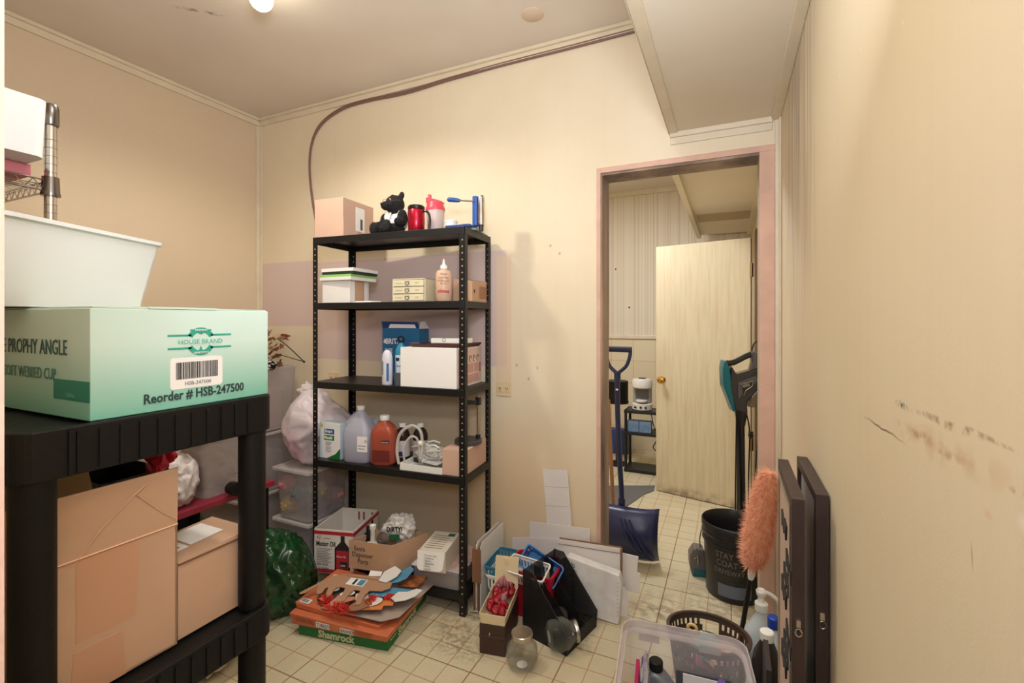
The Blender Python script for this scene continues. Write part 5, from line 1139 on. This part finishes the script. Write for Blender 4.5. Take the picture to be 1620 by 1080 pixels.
# pump jug
t = thing('pump_jug', 'translucent gallon jug of pale blue liquid with white pump', 'jug', (.112, 2.10, .0005), .4)
sj = mat('misty_jug', (206, 214, 216), .3, alpha=.7)
MB().lathe([(.05, 0), (.064, .008), (.066, .13), (.060, .17), (.036, .215), (.020, .245), (.019, .262)], n=30).build('jug_body', sj, t, smooth=True)
MB().lathe([(.05, .004), (.062, .01), (.0635, .12), (.0, .121)], n=28).build('liquid', mat('blue_liquid', (168, 194, 204), .3, alpha=.7), t, smooth=True)
pmp = MB().lathe([(.023, .256), (.024, .258), (.024, .285), (.012, .290), (.009, .315), (.018, .318), (.02, .332), (.012, .340)], n=20).build('pump', white_plastic, t, smooth=True)
MB().tube(cr([(-.012, 0, .330), (.02, -.01, .330), (.05, -.02, .31), (.065, -.026, .278)], 4), .0075, 10).build('spout', white_plastic, pmp, smooth=True)
# dark bottle, blue-capped bottle, board
t = thing('dark_jug', 'black plastic jug with a white cap next to the clear bin', 'bottle', (.113, 1.80, .0005), 0)
MB().loft([rr(.09, .10, .03, 0), rr(.096, .11, .03, .01), rr(.096, .11, .03, .20), rr(.08, .09, .03, .27), rr(.045, .045, .02, .315), rr(.034, .034, .015, .33)]).build('bottle_body', mat('black_brown_bottle', (38, 31, 29), .3), t, smooth=True)
MB().lathe([(.021, .325), (.022, .328), (.022, .352), (.019, .355)], n=22).build('cap', white_plastic, t, smooth=True)
t = thing('blue_capped_bottle', 'pale bottle with a blue cap behind the black jug', 'bottle', (.142, 1.935, .0005), 0)
MB().lathe([(.036, 0), (.040, .008), (.040, .20), (.03, .25), (.016, .285), (.016, .30)], n=24).build('bottle_body', mat('pale_blue_bottle', (206, 220, 232), .35), t, smooth=True)
MB().lathe([(.019, .295), (.02, .298), (.02, .33), (.016, .334)], n=20).build('cap', mat('royal_blue', (34, 72, 170), .4), t, smooth=True)
one(MB().prism([(0, 0), (.16, 0), (.16, .40), (.14, .42), (0, .42)], .014, (0, 0, 0), (0, 1, 0), (-.0, 0, 1)), 'dark_board', mat('dark_brown_board', (52, 42, 38), .6), 'narrow dark brown board standing right of the black jug', 'board', (.092, 1.50, 0), 0)
# two framed pictures leaning on the right wall
wood = mat('dark_walnut', (66, 48, 44), .45, rgb2=(40, 28, 26), vscale=10, stretch=(1, 1, .3))
def frame(x, y, label, fancy):
    t = thing('picture_frame', label, 'picture frame', (x, y, .0005), 0, 'dark wooden frames leaning on the right wall'); W_, H_, T_ = .31, 1.03, .024
    for (y0_, y1_, z0, z1) in ((0, .022, 0, H_), (W_-.022, W_, 0, H_), (.022, W_-.022, 0, .022), (.022, W_-.022, H_-.022, H_)): MB().bx(0, T_, y0_, y1_, z0, z1).build('frame_bar', wood, t, bevel=.001)
    MB().bx(.008, .012, .02, W_-.02, .02, H_-.02).build('backing', mat('grey_backing', (176, 170, 164), .5), t)
    dr = MB().tube([(.012+.006*math.cos(q), -.004, .755+.008*math.sin(q)) for q in [k*PI/6 for k in range(13)]], .0015, 6).build('hanging_ring', chrome, t)
    MB().bx(.008, .016, -.004, 0, .765, .78).build('ring_plate', chrome, dr)
    if fancy:
        MB().bx(-.002, .006, .022, .034, .022, H_-.022).bx(-.002, .006, W_-.034, W_-.022, .022, H_-.022).bx(-.002, .006, .034, W_-.034, H_-.036, H_-.022).build('silver_liner', silver, t)
        random.seed(2); o_ = MB()
        MB().bx(.002, .006, .034, W_-.034, .034, H_-.036).build('picture', mat('pinkish_mat', (196, 168, 150), .6), t)
        for k in range(16):
            z = .10+k*.053; o_.prism([(0, 0), (.03, .01), (.05, .0), (.07, .02), (.09, .0), (.10, .035), (.06, .04), (.03, .03), (.0, .04)], .004, (.002, .20-(k % 3)*.05, z), (0, -1, 0), (0, 0, 1))
        o_.build('ornament', ink, t)
frame(.1165, 1.135, 'dark frame with silver liner and black ornament, left of the two', True)
frame(.1655, 1.185, 'plain dark wooden frame nearest the right wall', False)

# ------------------------------------------------------------------ in and beyond the doorway
t = thing('plastic_bucket', 'black five-gallon bucket of driveway sealer in the doorway', 'bucket', (.015, 2.69, .0005), 0)
bk = mat('bucket_black', (30, 29, 29), .4)
MB().lathe([(.128, 0), (.131, .006), (.142, .265), (.150, .268), (.150, .275), (.143, .278), (.144, .300), (.153, .303), (.153, .310), (.146, .313), (.147, .335), (.153, .338), (.153, .365), (.149, .370), (.146, .366), (.142, .30), (.127, .008)], n=48).build('bucket_body', bk, t, smooth=True)
lt = mat('bucket_lettering', (140, 134, 126), .6)
def curved(s_, size, z, mid, m, R_=.1385, sx=1, bold=0, parent=None):
    o = txt(s_, size, m, parent or t, (0, 0, 0), FX, sx=sx, align='CENTER', bold=bold); R0_ = R_+.0012
    for v in o.data.vertices:
        an = mid+v.co.x/R0_; zz = z+v.co.z; Rz = .131+(.011)*(zz/.265)+.0015; v.co = Vector((Rz*math.sin(an), -Rz*math.cos(an), zz))
    return o
for s_, sz_, z, mid in (('STAY', .043, .222, -.30), ('COAT', .043, .182, -.22), ('DRIVEWAY SEALER', .034, .145, .22)): curved(s_, sz_, z, mid, lt, sx=.85, bold=.0006)
curved('Kracks & Cracks', .02, .105, .25, lt) if False else curved('~ acrylic ~', .026, .10, .2, mat('faint_lettering', (70, 84, 92), .6))
lb_ = MB(); ring = []
for z in (.03, .092): ring.append([Vector(((.131+.011*z/.265+.0008)*math.sin(a_), -(.131+.011*z/.265+.0008)*math.cos(a_), z)) for a_ in [(-.55+k*.1) for k in range(13)]])
lb_.loft(ring, False, False, False).build('label_patch', mat('slate_label', (96, 104, 116), .6), t)
for k in range(5): curved('seals protects asphalt', .009, .225-k*.012, .35, lt, sx=.8)
MB().tube(cr([(-.153, 0, .29), (-.16, -.03, .25), (-.155, -.06, .22)], 5), .003, 6).build('wire_handle', black_metal, t)
t = thing('vacuum_head', 'grey and teal vacuum floor head standing left of the bucket', 'vacuum head', (-.165, 2.80, 0), .2)
MB().prism([(-.035, 0), (.04, 0), (.045, .09), (.03, .14), (-.02, .145), (-.045, .10), (-.045, .05)], .08, (0, .04, .01), *FX).build('head_shell', mat('grey_smoke_plastic', (104, 98, 92), .3), t, bevel=.01)
MB().bx(-.03, .05, -.043, .035, .0, .045).build('teal_window', mat('teal_plastic', (20, 96, 104), .25), t, bevel=.006)
MB().tube([(-.02, -.044, .10), (-.005, -.05, .12), (-.0, -.046, .07)], .005, 8).build('clip', silver, t)
# stick vacuum
vz = 0
t = thing('stick_vacuum', 'upright stick vacuum, teal and dark grey, behind the bucket', 'vacuum cleaner', (.066, 3.06, 0), .25); t.scale = (.82, 1, 1)
dg_ = mat('gunmetal_plastic', (92, 90, 92), .25, .3); vbk = mat('vacuum_black', (24, 23, 24), .3); vteal = mat('vacuum_teal', (16, 104, 118), .25, .3)
MB().tube([(0, 0, .02), (-.01, 0, .80)], .024, 16).build('wand', vbk, t, smooth=True)
MB().bx(-.11, .11, -.05, .04, 0, .05).build('floor_nozzle', vbk, t, bevel=.012)
MB().tube([(-.01, 0, .79), (-.01, 0, .87), (-.012, 0, .93)], [.028, .042, .036], 16).build('socket', vbk, t, smooth=True)
# motor body: profile outline with a grip opening, thick
def band(pts, th, yw, m, nm):   # swept rounded bar in the x-z plane
    return MB().tube(cr([(x, 0, z) for x, z in pts], 5), th, 12).build(nm, m, t, smooth=True)
MB().prism([(-.06, .88), (.02, .86), (.02, .93), (.11, 1.02), (.135, 1.10), (.10, 1.13), (-.05, 1.09), (-.085, 1.14), (-.10, 1.04), (-.09, .95)], .085, (0, .043, 0), *FX).build('motor_body', mat('dark_gunmetal', (58, 56, 58), .22, .3), t, bevel=.012, seg=3)
MB().prism([(-.045, 1.045), (.07, 1.085), (.085, 1.06), (.055, 1.03), (-.01, .995), (-.03, .955), (-.045, .955)], .006, (0, -.042, 0), *FX).build('side_panel', dg_, t, bevel=.002)
MB().prism([(-.025, 1.03), (.045, 1.05), (.04, 1.03), (.0, 1.005), (-.01, .98), (-.018, .98)], .004, (0, -.049, 0), *FX).build('name_plate', vbk, t)
MB().tube([(x, -.054, z) for x, z in ((-.028, 1.034), (.05, 1.055), (.045, 1.026), (.003, 1.0), (-.008, .974), (-.020, .974), (-.028, 1.034))], .0022, 6).build('plate_outline', silver, t)
txt('APEX', .02, silver, t, (-.016, -.0535, 1.016), ((.96, 0, .25), (-.25, 0, .96)), bold=.0004)
MB().prism([(-.10, .93), (-.075, .87), (-.06, .88), (-.085, 1.0), (-.095, 1.10), (-.115, 1.165), (-.135, 1.17), (-.145, 1.12), (-.14, 1.02)], .10, (0, .05, 0), *FX).build('teal_cover', vteal, t, bevel=.014, seg=3)
band([(-.11, 1.15), (-.06, 1.155), (.03, 1.195), (.07, 1.205)], .017, 0, vbk, 'grip')
MB().prism([(.03, 1.08), (.10, 1.09), (.12, 1.14), (.09, 1.22), (.05, 1.225), (.055, 1.16)], .05, (0, .025, 0), *FX).build('grip_post', dg_, t, bevel=.01)
MB().prism([(.03, .90), (.13, .90), (.14, 1.03), (.10, 1.02), (.045, .965)], .08, (0, .04, 0), *FX).build('dust_cup', mat('smoky_cup', (120, 100, 78), .2, alpha=.7), t, bevel=.008)
band([(.06, 1.22), (.075, 1.265), (.10, 1.275), (.12, 1.24), (.125, 1.15), (.13, 1.05)], .0055, 0, vbk, 'cord_loop')
cd_ = MB(); cd_.tube(cr([(-.045, -.02, .88), (-.05, -.02, .6), (-.055, -.025, .3), (-.05, -.02, .05)], 5), .006, 8).build('power_cord', vbk, t)
MB().tube(cr([(-.035, -.02, .85), (-.042, -.03, .5), (-.04, -.03, .06)], 5), .005, 8).build('power_cord', vbk, t)
MB().tube(cr([(.11, 0, .91), (.10, .0, .7), (.07, -.02, .45), (.05, -.02, .06)], 5), .004, 8).build('power_cord', vbk, t)
MB().tube(cr([(.02, -.02, .86), (.04, -.02, .75), (.03, -.03, .5), (.03, -.02, .06)], 5), .005, 8).build('power_cord', vbk, t)
MB().bx(.035, .06, -.03, -.01, .72, .76).bx(.03, .065, -.03, -.01, .735, .74).build('plug', vbk, t)

# snow shovel
t = thing('snow_shovel', 'dark blue snow shovel with D-grip handle standing in the doorway', 'shovel', (-.60, 2.82, 0), 0)
nv = mat('navy_plastic', (34, 40, 76), .35); nv2 = mat('navy_shaft', (32, 38, 74), .3)
MB().tube(cr([(-.0, .0, .14), (.015, 0, .30), (.0, 0, .60), (-.01, 0, .85), (-.012, 0, 1.06)], 6), .0155, 14).build('shaft', nv2, t, smooth=True)
MB().tube([(.012, .0, .16), (.014, .0, .34)], .022, 14).build('shaft_socket', nv, t, smooth=True)
gp = MB().tube(cr([(-.012, 0, 1.05), (-.012, 0, 1.09)], 4), [.02]*4+[.024], 12)
gp.tube(cr([(-.014, 0, 1.085), (-.06, 0, 1.13), (-.075, 0, 1.19), (-.073, 0, 1.225)], 5), .011, 10).tube(cr([(-.01, 0, 1.085), (.04, 0, 1.13), (.062, 0, 1.19), (.064, 0, 1.225)], 5), .011, 10)
gp.build('grip_fork', nv, t, smooth=True); MB().tube([(-.083, 0, 1.23), (.072, 0, 1.228)], .0175, 14).build('grip_bar', mat('grip_navy', (28, 30, 56), .7), t, smooth=True)
decal('sticker', paper, t, (-.018, -.0165, .985), .014, .01)
# blade: scooped sheet standing on its edge
mb = MB(); NX, NZ = 14, 12; G = []
for j in range(NZ+1):
    row = []
    for i in range(NX+1):
        u_, v_ = i/NX, j/NZ; x = -.19+.42*u_; z = .012+.30*v_
        y = -.02-.085*math.sin(v_*PI)**.8-.02*(1-abs(2*u_-1)**2)+.03*(abs(2*u_-1)**6)
        row.append(mb.bm.verts.new((x, y, z)))
    G.append(row)
for j in range(NZ):
    for i in range(NX): mb.bm.faces.new((G[j][i], G[j][i+1], G[j+1][i+1], G[j+1][i]))
bl = mb.build('blade', nv, t, smooth='all', mods=[('SOLIDIFY', dict(thickness=.006))])
for k in range(3): MB().tube(cr([(.03+k*.025, -.115, .27-.0*k), (.06+k*.03, -.135, .20), (.11+k*.03, -.135, .12), (.19+k*.01, -.10, .06)], 5), .006, 8).build('rib', nv, bl, smooth=True)
one(MB().tube([(0, 0, 0), (-.045, .01, .9)], .012, 10), 'wooden_handle', mat('broom_wood', (170, 118, 84), .6), 'thin brown wooden stick leaning behind the snow shovel', 'stick', (-.655, 2.95, 0), 0, smooth=True)

# small black shelf with coffee maker, in the far corner
t = thing('small_shelf', 'small black three-tier shelf against the tiled wall', 'shelf', (-.895, 4.40, 0), 0)
for z in (.57, .37, .03): MB().bx(0, .34, 0, .24, z-.025, z).build('shelf', black_metal, t, bevel=.002)
for x in (.015, .325):
    for y in (.015, .225): MB().lathe([(.013, 0), (.013, .57)], (x, y, 0), 12).build('leg', black_metal, t, smooth=True)
t = thing('coffee_maker', 'grey and white coffee maker on the small black shelf', 'coffee maker', (-.745, 4.50, .571), 0)
cmw = mat('coffee_white', (218, 212, 200), .4); cmg = mat('coffee_grey', (150, 148, 142), .35)
MB().lathe([(.085, 0), (.092, .006), (.092, .055), (.085, .06)], n=36, sy=.85).build('base', cmw, t, smooth=True)
MB().bx(-.08, .08, .0, .07, .06, .22).build('back_column', cmg, t, bevel=.01)
MB().lathe([(.08, .20), (.092, .21), (.092, .27), (.08, .285), (.03, .288)], n=36, sy=.85).build('water_tank', cmw, t, smooth=True)
MB().bx(-.06, .06, -.004, .0, .10, .20).build('face_panel', mat('dark_grey_face', (90, 88, 86), .4), t); MB().lathe([(.045, .075), (.052, .08), (.052, .09), (.045, .094)], (0, -.03, 0), 24).build('warming_plate', cmw, t, smooth=True)
for x in (-.05, 0, .045): MB().lathe([(.011, 0), (.010, .006)], (x, -.078, .03), 14, M=Matrix.Rotation(PI/2, 3, 'X')).build('knob', ink, t)
MB().bx(-.03, .03, -.02, .02, .286, .295).build('lid_tab', ink, t)
one(MB().lathe([(.10, 0), (.105, .004), (.105, .19), (.10, .195)], n=30), 'black_pot', black_plastic, 'black round container beside the coffee maker', 'pot', (-1.00, 4.60, .62), 0, smooth=True)
t = thing('side_stool', 'small dark stand under the black round container', 'stand', (-1.0, 4.60, 0)); MB().lathe([(.11, .60), (.11, .619)], n=24).build('top', black_metal, t); MB().lathe([(.015, 0), (.015, .6)], n=12).build('stem', black_metal, t); MB().lathe([(.09, 0), (.09, .015)], n=24).build('foot', black_metal, t)
for k, (x, z) in enumerate(((-.87, .371), (-.76, .371))):
    one(MB().bx(0, .105, 0, .08, 0, .10), 'blue_packet', mat('pale_blue_packet', (120, 150, 176), .5, rgb2=(90, 116, 150), vscale=30), ('pale blue packet at left on the middle of the small shelf', 'pale blue packet at right on the middle of the small shelf')[k], 'packet', (x, 4.43, z), 0)
one(MB().tube(cr([(-.70, 4.5, .57), (-.68, 4.62, .50), (-.66, 4.6, .42), (-.62, 4.6, .30), (-.66, 4.6, .2), (-.60, 4.6, .16)], 5), .005, 6), 'power_cord', black_metal, 'black power cord hanging behind the small black shelf', 'cord')
one(MB().bx(-.16, .05, 0, .1, 0, .26), 'blue_bin', mat('deep_blue_bin', (34, 70, 130), .4), 'blue bin behind the snow shovel by the tiled wall', 'bin', (-1.02, 4.95, 0), 0, bevel=.01)
mg = mat('grey_mat', (104, 102, 100), .95, bump=.4, bscale=200)
mpts = [fq(960, 768, .004), fq(1036, 768, .004), fq(1034, 776, .004), fq(1018, 782, .004), fq(1004, 792, .004), fq(988, 803, .004), fq(960, 806, .004)]
one(MB().prism([(p.x, p.y) for p in mpts][::-1], .006), 'floor_mat', mg, 'grey floor mat with a curved edge beyond the doorway', 'mat', (0, 0, .0005))
